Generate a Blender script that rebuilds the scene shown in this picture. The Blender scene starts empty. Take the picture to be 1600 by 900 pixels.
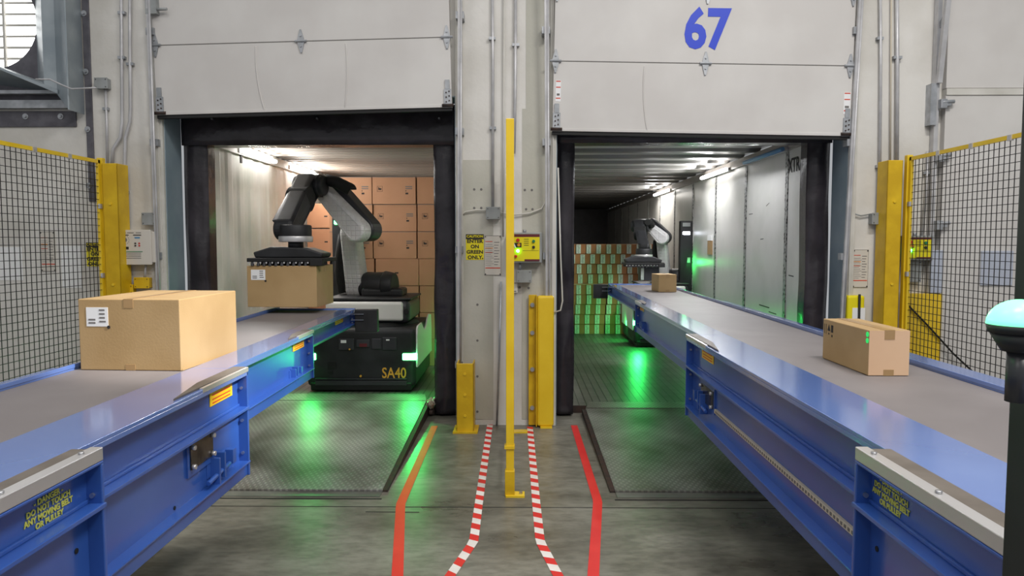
import bpy, bmesh, math, random
from mathutils import Vector, Matrix, noise
random.seed(7)
R = math.radians
C = bpy.context.scene.collection

# ------------------------------------------------------------------ camera (1600 x 900 frame)
F, H = 1120.0, 1.65
PITCH = math.atan(70 / F); YAW = math.atan(13 * math.cos(PITCH) / F)
FW = Vector((-math.sin(YAW) * math.cos(PITCH), math.cos(YAW) * math.cos(PITCH), -math.sin(PITCH)))
RT = Vector((math.cos(YAW), math.sin(YAW), 0)); UP = RT.cross(FW)
CAMPOS = Vector((0, 0, H))
cd = bpy.data.cameras.new('camera'); cam = bpy.data.objects.new('camera', cd); C.objects.link(cam)
cam.location = CAMPOS; cam.rotation_euler = (R(90) - PITCH, 0, YAW)
cd.sensor_width = 36; cd.lens = 36 * F / 1600; cd.clip_start = 0.05
bpy.context.scene.camera = cam

def on(px, py, ax, v):
    """measured point of the photograph on a known plane of the place"""
    d = FW * F + RT * (px - 800) + UP * (450 - py)
    i = 'xyz'.index(ax)
    return CAMPOS + d * ((v - CAMPOS[i]) / d[i])

# ------------------------------------------------------------------ materials
def srgb(r, g, b):
    f = lambda c: c / 12.92 if c <= 0.04045 else ((c + 0.055) / 1.055) ** 2.4
    return (f(r / 255), f(g / 255), f(b / 255), 1)

def mk(name, col, rough=.5, metal=0, col2=None, scale=4, detail=6, lo=.4, hi=.65, bump=0, bscale=60, coat=0, emit=None, estr=0, spec=.5):
    m = bpy.data.materials.new(name); m.use_nodes = True
    nt = m.node_tree; n = nt.nodes; l = nt.links
    b = n['Principled BSDF']
    b.inputs['Base Color'].default_value = col
    b.inputs['Roughness'].default_value = rough; b.inputs['Metallic'].default_value = metal
    b.inputs['Coat Weight'].default_value = coat; b.inputs['Coat Roughness'].default_value = .13; b.inputs['Specular IOR Level'].default_value = spec
    if emit:
        b.inputs['Emission Color'].default_value = emit; b.inputs['Emission Strength'].default_value = estr
    tc = n.new('ShaderNodeTexCoord')
    if col2:
        t = n.new('ShaderNodeTexNoise'); t.inputs['Scale'].default_value = scale; t.inputs['Detail'].default_value = detail
        l.new(tc.outputs['Object'], t.inputs['Vector'])
        r = n.new('ShaderNodeValToRGB')
        r.color_ramp.elements[0].position = lo; r.color_ramp.elements[0].color = col
        r.color_ramp.elements[1].position = hi; r.color_ramp.elements[1].color = col2
        l.new(t.outputs['Fac'], r.inputs['Fac']); l.new(r.outputs['Color'], b.inputs['Base Color'])
    if bump:
        t2 = n.new('ShaderNodeTexNoise'); t2.inputs['Scale'].default_value = bscale; t2.inputs['Detail'].default_value = 4
        l.new(tc.outputs['Object'], t2.inputs['Vector'])
        bp = n.new('ShaderNodeBump'); bp.inputs['Strength'].default_value = bump; bp.inputs['Distance'].default_value = .02
        l.new(t2.outputs['Fac'], bp.inputs['Height']); l.new(bp.outputs['Normal'], b.inputs['Normal'])
    return m

M = {}
M['wall'] = mk('painted_concrete_wall', srgb(196, 192, 184), .6, col2=srgb(216, 213, 207), scale=1.3, detail=9, lo=.38, hi=.6, bump=.12, bscale=25)
M['wallgrey'] = mk('grey_wall_paint', srgb(178, 176, 164), .6, col2=srgb(190, 187, 176), scale=2, bump=.1, bscale=30)
M['trim'] = mk('offwhite_trim_paint', srgb(190, 187, 178), .5, col2=srgb(208, 205, 198), scale=3, bump=.08)
M['reveal'] = mk('blue_grey_paint', srgb(120, 136, 146), .5, col2=srgb(140, 154, 162), scale=2)
M['door'] = mk('white_door_skin', srgb(198, 194, 190), .5, col2=srgb(208, 205, 201), scale=1.5, detail=8, bump=.05, bscale=8)
M['seam'] = mk('door_seam', srgb(120, 118, 114), .7)
M['galv'] = mk('galvanised_steel', srgb(150, 153, 156), .45, .55, col2=srgb(180, 182, 186), scale=9)
M['duct'] = mk('sheet_metal_shroud', srgb(140, 150, 156), .4, .4, col2=srgb(164, 172, 176), scale=3)
M['darkplate'] = mk('dark_steel_plate', srgb(84, 82, 88), .55, .3, col2=srgb(104, 102, 108), scale=8)
M['conduit'] = mk('grey_conduit', srgb(176, 175, 176), .4, .25, col2=srgb(198, 197, 198), scale=6)
M['box_grey'] = mk('grey_box_paint', srgb(140, 143, 142), .5, .1, col2=srgb(155, 158, 158), scale=8)
M['yellow'] = mk('safety_yellow', srgb(228, 190, 28), .38, col2=srgb(236, 200, 42), scale=5, coat=.25)
M['yellowd'] = mk('worn_yellow', srgb(204, 164, 16), .45, col2=srgb(222, 184, 28), scale=6, bump=.05)
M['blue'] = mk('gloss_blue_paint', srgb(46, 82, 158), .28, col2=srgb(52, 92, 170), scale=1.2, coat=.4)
M['bluelip'] = mk('gloss_blue_flange_sheen', srgb(90, 120, 186), .2, col2=srgb(102, 132, 196), scale=1.5, coat=1)  # paler than the webs: reflected light on the top faces put into the colour
M['belt'] = mk('grey_belt', srgb(116, 110, 110), .55, col2=srgb(128, 122, 122), scale=1.5, bump=.05, bscale=200)
M['plate'] = mk('brown_grey_plate', srgb(96, 88, 80), .55, .1, col2=srgb(112, 104, 96), scale=6)
M['alu'] = mk('bright_aluminium', srgb(205, 203, 203), .32, .6)
M['darksteel'] = mk('dark_mirror_steel', srgb(110, 104, 98), .2, .9, col2=srgb(60, 56, 54), scale=14)
M['steel'] = mk('brushed_steel', srgb(190, 190, 192), .28, .9)
M['card'] = mk('cardboard', srgb(168, 138, 94), .75, col2=srgb(180, 150, 106), scale=2.5, detail=3, bump=.04, bscale=90)
M['card2'] = mk('pinkish_cardboard', srgb(172, 126, 94), .75, col2=srgb(180, 134, 102), scale=2)
M['cardlight'] = mk('pale_cardboard', srgb(212, 174, 140), .75, col2=srgb(220, 184, 150), scale=2)
M['card3'] = mk('brown_cardboard', srgb(150, 96, 58), .8, col2=srgb(164, 108, 68), scale=3)
M['tape'] = mk('packing_tape', srgb(166, 134, 92), .35, coat=.2)
M['paper'] = mk('white_paper', srgb(232, 232, 232), .6)
M['ink'] = mk('dark_ink', srgb(40, 36, 34), .7)
M['inkgrey'] = mk('grey_ink', srgb(110, 106, 104), .7)
M['vinyl'] = mk('black_vinyl', srgb(42, 38, 42), .27, col2=srgb(56, 51, 56), scale=4, bump=.6, bscale=5)
M['black'] = mk('black_plastic', srgb(20, 20, 22), .55, col2=srgb(38, 39, 42), scale=4)
M['charcoal'] = mk('charcoal_casting', srgb(48, 48, 52), .38, col2=srgb(58, 58, 62), scale=5)
M['rubber'] = mk('black_rubber', srgb(18, 18, 18), .7)
M['white'] = mk('robot_white', srgb(222, 220, 216), .4)
M['quilt'] = None
M['red'] = mk('red_floor_tape', srgb(206, 34, 34), .5, col2=srgb(216, 46, 42), scale=4)
M['tapewhite'] = mk('white_floor_tape', srgb(222, 214, 208), .5, col2=srgb(232, 226, 220), scale=6)
M['signyellow'] = mk('sign_yellow', srgb(228, 212, 22), .4)
M['orange'] = mk('sticker_yellow', srgb(244, 200, 30), .4)
M['redink'] = mk('red_ink', srgb(206, 70, 40), .5)
M['danger'] = mk('yellow_lettering', srgb(206, 206, 92), .5)
M['navy67'] = mk('blue_lettering', srgb(24, 62, 200), .45)
M['gold'] = mk('gold_lettering', srgb(226, 170, 60), .4)
M['led'] = mk('led_tube', (1, 1, 1, 1), .5, emit=(1, .97, .94, 1), estr=26)
M['green'] = mk('green_lamp', (.05, 1, .3, 1), .4, emit=(.10, 1, .28, 1), estr=14)
M['dome'] = mk('beacon_dome', (.3, 1, .6, 1), .3, emit=(.16, 1, .42, 1), estr=1.7)
M['whitelamp'] = mk('white_lamp', (1, 1, 1, 1), .4, emit=(.85, .88, 1, 1), estr=8)
M['glow'] = mk('daylight_behind_louvre', (1, 1, 1, 1), .5, emit=(1, 1, 1, 1), estr=3.2)
M['contwall'] = mk('container_wall', srgb(222, 221, 216), .5, col2=srgb(198, 202, 192), scale=1.6, detail=8, lo=.46, hi=.72, bump=.1, bscale=20)
M['trailwall'] = mk('trailer_wall', srgb(204, 202, 198), .35, col2=srgb(190, 190, 184), scale=2, detail=8)
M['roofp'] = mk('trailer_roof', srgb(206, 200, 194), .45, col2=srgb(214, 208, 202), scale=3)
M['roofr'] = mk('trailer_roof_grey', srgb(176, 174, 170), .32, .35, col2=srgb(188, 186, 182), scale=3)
M['roofpd'] = mk('trailer_roof_bow_shaded', srgb(140, 132, 124), .5)  # bows coloured darker to imitate shaded bands across the roof
M['roofrd'] = mk('trailer_roof_bow_dim_shaded', srgb(104, 102, 98), .4, .2)  # same for the dim trailer: shade bands put into the bow colour
M['rail'] = mk('wall_rail', srgb(150, 144, 138), .4, .3)
M['etrack'] = None
M['rearred'] = mk('red_marker', srgb(226, 26, 30), .4, col2=srgb(216, 110, 84), scale=6, lo=.58, hi=.75)
M['plastic_wrap'] = mk('dirty_wrap', srgb(196, 190, 170), .4, col2=srgb(120, 90, 66), scale=20)
M['sill'] = mk('worn_sill_steel', srgb(104, 106, 98), .4, .3, col2=srgb(126, 128, 118), scale=4)
M['rust'] = mk('rusty_steel', srgb(66, 48, 40), .7, .2, col2=srgb(44, 40, 38), scale=18)
M['ctrl'] = mk('beige_enclosure', srgb(206, 200, 190), .45)
M['grey_sheet'] = mk('grey_panel', srgb(176, 182, 196), .45)
M['beige'] = mk('beige_strip', srgb(196, 186, 168), .5)
M['wire'] = mk('black_wire', srgb(34, 33, 34), .5)
M['redbtn'] = mk('red_button', srgb(200, 40, 30), .4)
M['ambbtn'] = mk('amber_button', srgb(226, 140, 30), .4)
M['grnbtn'] = mk('green_button', srgb(30, 120, 80), .4)
M['bluescr'] = mk('blue_screen', srgb(96, 140, 176), .4)
M['maroon'] = mk('maroon_band', srgb(96, 30, 36), .5)
M['label_green'] = mk('pale_label', srgb(206, 214, 200), .6, col2=srgb(188, 200, 186), scale=30)

def nodes_mat(name):
    m = bpy.data.materials.new(name); m.use_nodes = True
    return m, m.node_tree.nodes, m.node_tree.links, m.node_tree.nodes['Principled BSDF']

def ramp(n, l, src, stops):
    r = n.new('ShaderNodeValToRGB'); e = r.color_ramp.elements
    while len(e) < len(stops): e.new(.5)
    for k, (p, c) in enumerate(stops): e[k].position = p; e[k].color = c
    l.new(src, r.inputs['Fac']); return r

# concrete floor: broad tone, stains, fine scuffs
m, n, l, b = nodes_mat('concrete_floor'); M['floor'] = m
tc = n.new('ShaderNodeTexCoord')
mp = n.new('ShaderNodeMapping'); mp.inputs['Scale'].default_value = (1, 2.2, 1); l.new(tc.outputs['Object'], mp.inputs['Vector'])
t1 = n.new('ShaderNodeTexNoise'); t1.inputs['Scale'].default_value = 1.1; t1.inputs['Detail'].default_value = 10; t1.inputs['Roughness'].default_value = .62
l.new(mp.outputs['Vector'], t1.inputs['Vector'])
r1 = ramp(n, l, t1.outputs['Fac'], [(.3, srgb(82, 78, 68)), (.5, srgb(116, 113, 102)), (.7, srgb(142, 139, 128))])
t2 = n.new('ShaderNodeTexNoise'); t2.inputs['Scale'].default_value = 14; t2.inputs['Detail'].default_value = 8
l.new(mp.outputs['Vector'], t2.inputs['Vector'])
r2 = ramp(n, l, t2.outputs['Fac'], [(.35, (.72, .72, .72, 1)), (.6, (1, 1, 1, 1))])
mx = n.new('ShaderNodeMix'); mx.data_type = 'RGBA'; mx.blend_type = 'MULTIPLY'; mx.inputs['Factor'].default_value = 1
l.new(r1.outputs['Color'], mx.inputs['A']); l.new(r2.outputs['Color'], mx.inputs['B']); l.new(mx.outputs['Result'], b.inputs['Base Color'])
r3 = ramp(n, l, t1.outputs['Fac'], [(.3, (.24, .24, .24, 1)), (.7, (.42, .42, .42, 1))]); l.new(r3.outputs['Color'], b.inputs['Roughness'])
bp = n.new('ShaderNodeBump'); bp.inputs['Strength'].default_value = .08; l.new(t2.outputs['Fac'], bp.inputs['Height']); l.new(bp.outputs['Normal'], b.inputs['Normal'])

# diamond tread plate
m, n, l, b = nodes_mat('tread_plate'); M['tread'] = m
tc = n.new('ShaderNodeTexCoord')
def wave(rot):
    mp = n.new('ShaderNodeMapping'); mp.inputs['Rotation'].default_value = (0, 0, rot); l.new(tc.outputs['Object'], mp.inputs['Vector'])
    w = n.new('ShaderNodeTexWave'); w.inputs['Scale'].default_value = 9; w.inputs['Distortion'].default_value = 0
    l.new(mp.outputs['Vector'], w.inputs['Vector']); return w.outputs['Fac']
mu = n.new('ShaderNodeMath'); mu.operation = 'MULTIPLY'; l.new(wave(R(30)), mu.inputs[0]); l.new(wave(R(-30)), mu.inputs[1])
rp = ramp(n, l, mu.outputs[0], [(.35, (0, 0, 0, 1)), (.55, (1, 1, 1, 1))])
bp = n.new('ShaderNodeBump'); bp.inputs['Strength'].default_value = .6; bp.inputs['Distance'].default_value = .006
l.new(rp.outputs['Color'], bp.inputs['Height']); l.new(bp.outputs['Normal'], b.inputs['Normal'])
t1 = n.new('ShaderNodeTexNoise'); t1.inputs['Scale'].default_value = 2.2; t1.inputs['Detail'].default_value = 8; l.new(tc.outputs['Object'], t1.inputs['Vector'])
rc = ramp(n, l, t1.outputs['Fac'], [(.32, srgb(104, 98, 88)), (.5, srgb(146, 143, 136)), (.68, srgb(176, 174, 168))])
mx = n.new('ShaderNodeMix'); mx.data_type = 'RGBA'; mx.blend_type = 'MULTIPLY'
rk = ramp(n, l, mu.outputs[0], [(.2, (.66, .66, .66, 1)), (.6, (1.0, 1.0, 1.0, 1))]); mx.inputs['Factor'].default_value = 1
l.new(rc.outputs['Color'], mx.inputs['A']); l.new(rk.outputs['Color'], mx.inputs['B']); l.new(mx.outputs['Result'], b.inputs['Base Color'])
b.inputs['Metallic'].default_value = .35; b.inputs['Roughness'].default_value = .42

# trailer plank floor (boards run along Y)
def plank(name, c0, c1, rough):
    m, n, l, b = nodes_mat(name)
    tc = n.new('ShaderNodeTexCoord'); mp = n.new('ShaderNodeMapping'); mp.inputs['Rotation'].default_value = (0, 0, R(90)); l.new(tc.outputs['Object'], mp.inputs['Vector'])
    br = n.new('ShaderNodeTexBrick'); br.inputs['Scale'].default_value = 1; br.inputs['Brick Width'].default_value = 6; br.inputs['Row Height'].default_value = .075
    br.inputs['Mortar Size'].default_value = .005; br.inputs['Color1'].default_value = c0; br.inputs['Color2'].default_value = c1; br.inputs['Mortar'].default_value = srgb(24, 24, 22)
    l.new(mp.outputs['Vector'], br.inputs['Vector'])
    t = n.new('ShaderNodeTexNoise'); t.inputs['Scale'].default_value = 5; t.inputs['Detail'].default_value = 8; l.new(tc.outputs['Object'], t.inputs['Vector'])
    r2 = ramp(n, l, t.outputs['Fac'], [(.35, (.6, .6, .6, 1)), (.65, (1, 1, 1, 1))])
    mx = n.new('ShaderNodeMix'); mx.data_type = 'RGBA'; mx.blend_type = 'MULTIPLY'; mx.inputs['Factor'].default_value = 1
    l.new(br.outputs['Color'], mx.inputs['A']); l.new(r2.outputs['Color'], mx.inputs['B']); l.new(mx.outputs['Result'], b.inputs['Base Color'])
    b.inputs['Roughness'].default_value = rough
    bp = n.new('ShaderNodeBump'); bp.inputs['Strength'].default_value = .3; bp.inputs['Distance'].default_value = .01
    l.new(br.outputs['Fac'], bp.inputs['Height']); bp.invert = True; l.new(bp.outputs['Normal'], b.inputs['Normal'])
    return m
M['plank'] = plank('trailer_planks', srgb(96, 94, 88), srgb(110, 108, 102), .38)

# quilted robot cover
m, n, l, b = nodes_mat('quilted_cover'); M['quilt'] = m
tc = n.new('ShaderNodeTexCoord'); b.inputs['Base Color'].default_value = srgb(206, 204, 204); b.inputs['Roughness'].default_value = .6
ws = []
for ax in (0, 1):
    w = n.new('ShaderNodeTexWave'); w.inputs['Scale'].default_value = 6; w.bands_direction = 'XZ'[ax]; l.new(tc.outputs['Object'], w.inputs['Vector']); ws.append(w)
mm = n.new('ShaderNodeMath'); mm.operation = 'MINIMUM'; l.new(ws[0].outputs['Fac'], mm.inputs[0]); l.new(ws[1].outputs['Fac'], mm.inputs[1])
rq = ramp(n, l, mm.outputs[0], [(0, (0, 0, 0, 1)), (.12, (1, 1, 1, 1))])
bp = n.new('ShaderNodeBump'); bp.inputs['Strength'].default_value = .5; bp.inputs['Distance'].default_value = .01
l.new(rq.outputs['Color'], bp.inputs['Height']); l.new(bp.outputs['Normal'], b.inputs['Normal'])

# slotted E-track
m, n, l, b = nodes_mat('slotted_track'); M['etrack'] = m
tc = n.new('ShaderNodeTexCoord'); v = n.new('ShaderNodeTexVoronoi'); v.inputs['Scale'].default_value = 26; l.new(tc.outputs['Object'], v.inputs['Vector'])
rv = ramp(n, l, v.outputs['Distance'], [(.3, srgb(40, 40, 40)), (.5, srgb(150, 150, 148))]); l.new(rv.outputs['Color'], b.inputs['Base Color']); b.inputs['Roughness'].default_value = .45; b.inputs['Metallic'].default_value = .4

# ------------------------------------------------------------------ mesh builder
ORG = {}
class MB:
    def __init__(s): s.bm = bmesh.new(); s.m = 0
    def _tag(s, faces):
        for f in faces: f.material_index = s.m
    def face(s, pts):
        f = s.bm.faces.new([s.bm.verts.new(p) for p in pts]); f.material_index = s.m; return f
    def hexa(s, p):
        v = [s.bm.verts.new(q) for q in p]
        for idx in ((0, 3, 2, 1), (4, 5, 6, 7), (0, 1, 5, 4), (1, 2, 6, 5), (2, 3, 7, 6), (3, 0, 4, 7)):
            s.bm.faces.new([v[i] for i in idx]).material_index = s.m
        return s
    def box(s, x0, x1, y0, y1, z0, z1):
        x0, x1 = sorted((x0, x1)); y0, y1 = sorted((y0, y1)); z0, z1 = sorted((z0, z1))
        return s.hexa([(x0, y0, z0), (x1, y0, z0), (x1, y1, z0), (x0, y1, z0), (x0, y0, z1), (x1, y0, z1), (x1, y1, z1), (x0, y1, z1)])
    def cyl(s, p0, p1, r0, r1=None, seg=16):
        p0, p1 = Vector(p0), Vector(p1); r1 = r0 if r1 is None else r1
        d = (p1 - p0).normalized(); a = d.orthogonal().normalized(); b = d.cross(a)
        A, B = [], []
        for k in range(seg):
            t = 2 * math.pi * k / seg; e = a * math.cos(t) + b * math.sin(t)
            A.append(s.bm.verts.new(p0 + e * r0)); B.append(s.bm.verts.new(p1 + e * r1))
        for k in range(seg):
            j = (k + 1) % seg
            f = s.bm.faces.new((A[k], A[j], B[j], B[k])); f.material_index = s.m; f.smooth = seg > 8
        s.bm.faces.new(A[::-1]).material_index = s.m; s.bm.faces.new(B).material_index = s.m
        return s
    def tube(s, pts, r, seg=8):
        pts = [Vector(p) for p in pts]; rings = []; a = None
        for i, p in enumerate(pts):
            d = (pts[min(i + 1, len(pts) - 1)] - pts[max(i - 1, 0)]).normalized()
            a = d.orthogonal().normalized() if a is None else (a - d * a.dot(d)).normalized()
            b = d.cross(a); rr = r[i] if isinstance(r, (list, tuple)) else r
            rings.append([s.bm.verts.new(p + (a * math.cos(2 * math.pi * k / seg) + b * math.sin(2 * math.pi * k / seg)) * rr) for k in range(seg)])
        for A, B in zip(rings, rings[1:]):
            for k in range(seg):
                j = (k + 1) % seg; f = s.bm.faces.new((A[k], A[j], B[j], B[k])); f.material_index = s.m; f.smooth = True
        s.bm.faces.new(rings[0][::-1]).material_index = s.m; s.bm.faces.new(rings[-1]).material_index = s.m
        return s
    def prism(s, poly, vec):
        """closed polygon of 3D points swept by vec"""
        vec = Vector(vec); A = [s.bm.verts.new(Vector(p)) for p in poly]; B = [s.bm.verts.new(Vector(p) + vec) for p in poly]
        k = len(poly)
        fs = [s.bm.faces.new(A[::-1]), s.bm.faces.new(B)] + [s.bm.faces.new((A[i], A[(i + 1) % k], B[(i + 1) % k], B[i])) for i in range(k)]
        s._tag(fs); return s
    def dome(s, c, r, up=1, seg=20, rings=6, squash=1):
        c = Vector(c); prev = None
        for i in range(rings + 1):
            t = math.pi / 2 * i / rings
            if i == rings:
                top = s.bm.verts.new(c + Vector((0, 0, r * squash * up)))
                for k in range(seg):
                    f = s.bm.faces.new((prev[k], prev[(k + 1) % seg], top)); f.material_index = s.m; f.smooth = True
            else:
                ring = [s.bm.verts.new(c + Vector((r * math.cos(t) * math.cos(2 * math.pi * k / seg), r * math.cos(t) * math.sin(2 * math.pi * k / seg), r * squash * up * math.sin(t)))) for k in range(seg)]
                if prev:
                    for k in range(seg):
                        f = s.bm.faces.new((prev[k], prev[(k + 1) % seg], ring[(k + 1) % seg], ring[k])); f.material_index = s.m; f.smooth = True
                else:
                    s.bm.faces.new(ring[::-1]).material_index = s.m
                prev = ring
        return s
    def link(s, p0, p1, r0, r1, axis, t0, t1, seg=12):
        """two round ends joined by tangents, thickness t0..t1 along the joint axis"""
        p0, p1, ax = Vector(p0), Vector(p1), Vector(axis).normalized()
        u = p1 - p0; u -= ax * u.dot(ax); u.normalize(); v = ax.cross(u)
        poly = []
        for c, r, s0 in ((p0, r0, 90), (p1, r1, -90)):
            for k in range(seg + 1):
                t = R(s0 + 180 * k / seg)
                poly.append(c + (u * math.cos(t) + v * math.sin(t)) * r + ax * t0)
        return s.prism(poly, ax * (t1 - t0))
    def build(s, name, mats, parent=None, bev=0, segs=2, smooth=False, subd=0):
        bm = s.bm
        bmesh.ops.recalc_face_normals(bm, faces=bm.faces)
        org = Vector((0, 0, 0))
        if parent is not None: org = ORG[parent]
        elif len(bm.verts):
            xs = [v.co.x for v in bm.verts]; ys = [v.co.y for v in bm.verts]; zs = [v.co.z for v in bm.verts]
            org = Vector(((min(xs) + max(xs)) / 2, (min(ys) + max(ys)) / 2, min(zs)))
        for v in bm.verts: v.co -= org
        me = bpy.data.meshes.new(name); bm.to_mesh(me); bm.free()
        if not isinstance(mats, (list, tuple)): mats = [mats]
        for q in mats: me.materials.append(M[q] if isinstance(q, str) else q)
        o = bpy.data.objects.new(name, me); C.objects.link(o)
        if parent is not None: o.parent = parent
        else: o.location = org
        ORG[o] = org
        if smooth:
            for f in me.polygons: f.use_smooth = True
        if bev:
            mod = o.modifiers.new('bevel', 'BEVEL'); mod.width = bev; mod.segments = segs; mod.limit_method = 'ANGLE'; mod.angle_limit = R(40)
            mod.harden_normals = False
        if subd:
            mod = o.modifiers.new('subsurf', 'SUBSURF'); mod.levels = subd; mod.render_levels = subd
        return o

def tag(o, label=None, cat=None, group=None, kind=None):
    if label: o['label'] = label
    if cat: o['category'] = cat
    if group: o['group'] = group
    if kind: o['kind'] = kind
    return o

def root(name, loc, label=None, cat=None, group=None, kind=None):
    o = bpy.data.objects.new(name, None); C.objects.link(o); o.location = loc; o.empty_display_size = .1
    ORG[o] = Vector(loc); return tag(o, label, cat, group, kind)

def copy_tree(o, parent=None):
    c = o.copy(); C.objects.link(c)
    if parent is not None: c.parent = parent
    for ch in list(o.children): copy_tree(ch, c)
    return c

FACE = {'-y': (R(90), 0, 0), '-x': (R(90), 0, R(-90)), '+x': (R(90), 0, R(90))}
def text(body, name, mat, parent, loc, size, face='-y', off=0.0, align='CENTER', ext=.001, sx=1, line=1.0, roll=0):
    cu = bpy.data.curves.new(name, 'FONT'); cu.body = body; cu.size = size; cu.align_x = align; cu.align_y = 'CENTER'
    cu.extrude = ext; cu.offset = off; cu.space_line = line; cu.resolution_u = 3
    tmp = bpy.data.objects.new(name + '_curve', cu); C.objects.link(tmp)
    bpy.context.view_layer.update()
    me = bpy.data.meshes.new_from_object(tmp.evaluated_get(bpy.context.evaluated_depsgraph_get()))
    bpy.data.objects.remove(tmp); bpy.data.curves.remove(cu)
    me.name = name; me.materials.clear(); me.materials.append(M[mat]); o = bpy.data.objects.new(name, me); C.objects.link(o)
    o.parent = parent; o.location = Vector(loc) - ORG[parent]
    o.rotation_euler = FACE[face]; o.scale = (sx, 1, 1)
    if roll: o.rotation_euler[1] = roll
    ORG[o] = ORG[parent]
    return o

ORD = 'topmost second third fourth fifth sixth seventh eighth ninth tenth eleventh twelfth'.split()

# ------------------------------------------------------------------ levels of the place
WY, WB = 6.43, 6.73                 # front and back face of the dock wall
LX0, LX1, LZ = -3.18, -.57, 2.95    # dock opening with the close robot
RX0, RX1, RZ = .315, 2.90, 2.78     # dock opening 67
TY = 6.96                           # rear end of both trailers
TL = (-3.0, -.5, .10, 2.69, 13.0)   # close trailer: x0 x1 floor roof front
TR = (.23, 2.73, .06, 2.69, 22.6)

# ================================================================== THE SETTING
mb = MB(); mb.box(-9, 9, -5, 6.9, -.25, 0)
tag(mb.build('floor', 'floor'), 'worn grey concrete floor of the loading dock', 'floor', kind='structure')
# wall with its two dock openings, the fan opening and the far door opening
FX0, FX1, FZ0, FZ1 = -5.6, -3.96, 2.86, 4.5
def wallgrid(xs, zs, holes):
    mb = MB()
    for x0, x1 in zip(xs, xs[1:]):
        for z0, z1 in zip(zs, zs[1:]):
            cx, cz = (x0 + x1) / 2, (z0 + z1) / 2
            if any(h[0] < cx < h[1] and h[2] < cz < h[3] for h in holes): continue
            mb.box(x0, x1, WY, WB, z0, z1)
    return mb
mb = wallgrid([-9, FX0, FX1, LX0, LX1, RX0, RX1, 9], [0, RZ, FZ0, LZ, FZ1, 5.6], [(LX0, LX1, -1, LZ), (RX0, RX1, -1, RZ), (FX0, FX1, FZ0, FZ1)])
bmesh.ops.remove_doubles(mb.bm, verts=mb.bm.verts, dist=1e-4)
tag(mb.build('wall_back', 'wall'), 'white painted concrete dock wall with two truck openings', 'wall', kind='structure')
# paint patches on the pier (a second coat of greyer paint)
mb = MB()
for (a, b_, c, d) in ((719, 250, 771, 655), (816, 170, 852, 655), (822, 0, 852, 170)):
    p, q = on(a, b_, 'y', WY), on(c, d, 'y', WY); mb.box(p.x, q.x, WY - .004, WY, max(q.z, .02), p.z)
tag(mb.build('trim_1', 'wallgrey'), 'greyer repainted patches on the white pier', 'wall paint', kind='structure')
# jamb reveals and frames
mb = MB()
for x0, x1, z, dx in ((LX0, LX1, LZ, .012), (RX0, RX1, RZ, .012)):
    mb.box(x0, x0 + dx, WY - .002, WB, 0, z); mb.box(x1 - dx, x1, WY - .002, WB, 0, z); mb.box(x0, x1, WY, WB, z - .012, z)
tag(mb.build('trim_2', 'reveal'), 'blue grey painted linings of both dock openings', 'trim', kind='structure')
mb = MB()
for x0, x1, z in ((LX0 - .075, LX0 + .004, LZ), (LX1 - .004, LX1 + .06, LZ), (RX0 - .05, RX0 + .004, RZ), (RX1 - .004, RX1 + .06, RZ)):
    mb.box(x0, x1, WY - .035, WY + .002, 0, z + 1.6)
    mb.box(x0 + .015, x1 - .025, WY - .05, WY - .03, 0, z + 1.6)
tag(mb.build('trim_3', 'trim', bev=.004), 'off white vertical steel frames beside the dock openings', 'trim', kind='structure')
# saw cut joint in the floor
mb = MB()
q0 = on(600, 792, 'z', 0).y
mb.box(-3.5, 3.5, q0 - .004, q0 + .004, 0, .0012); mb.box(-.95, -.62, 4.3, 4.308, 0, .0012)
tag(mb.build('trim_4', 'rubber'), 'dark saw cut joint across the concrete floor', 'floor joint', kind='structure')

# ------------------------------------------------------------------ overhead doors
def hinge_plate(mb, x, z, y, s=.05, h=.1):
    for sg in (1, -1):
        mb.prism([(x - s * .62, y, z + sg * .004), (x + s * .62, y, z + sg * .004), (x + s * .5, y, z + sg * h * .3), (x + s * .12, y, z + sg * h), (x - s * .12, y, z + sg * h), (x - s * .5, y, z + sg * h * .3)], (0, -.012, 0))
    mb.cyl((x - s, y - .012, z), (x + s, y - .012, z), .011, seg=8)
    for sg in (1, -1): mb.cyl((x, y - .01, z + sg * h * .45), (x, y - .02, z + sg * h * .45), .008, seg=8)

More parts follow.
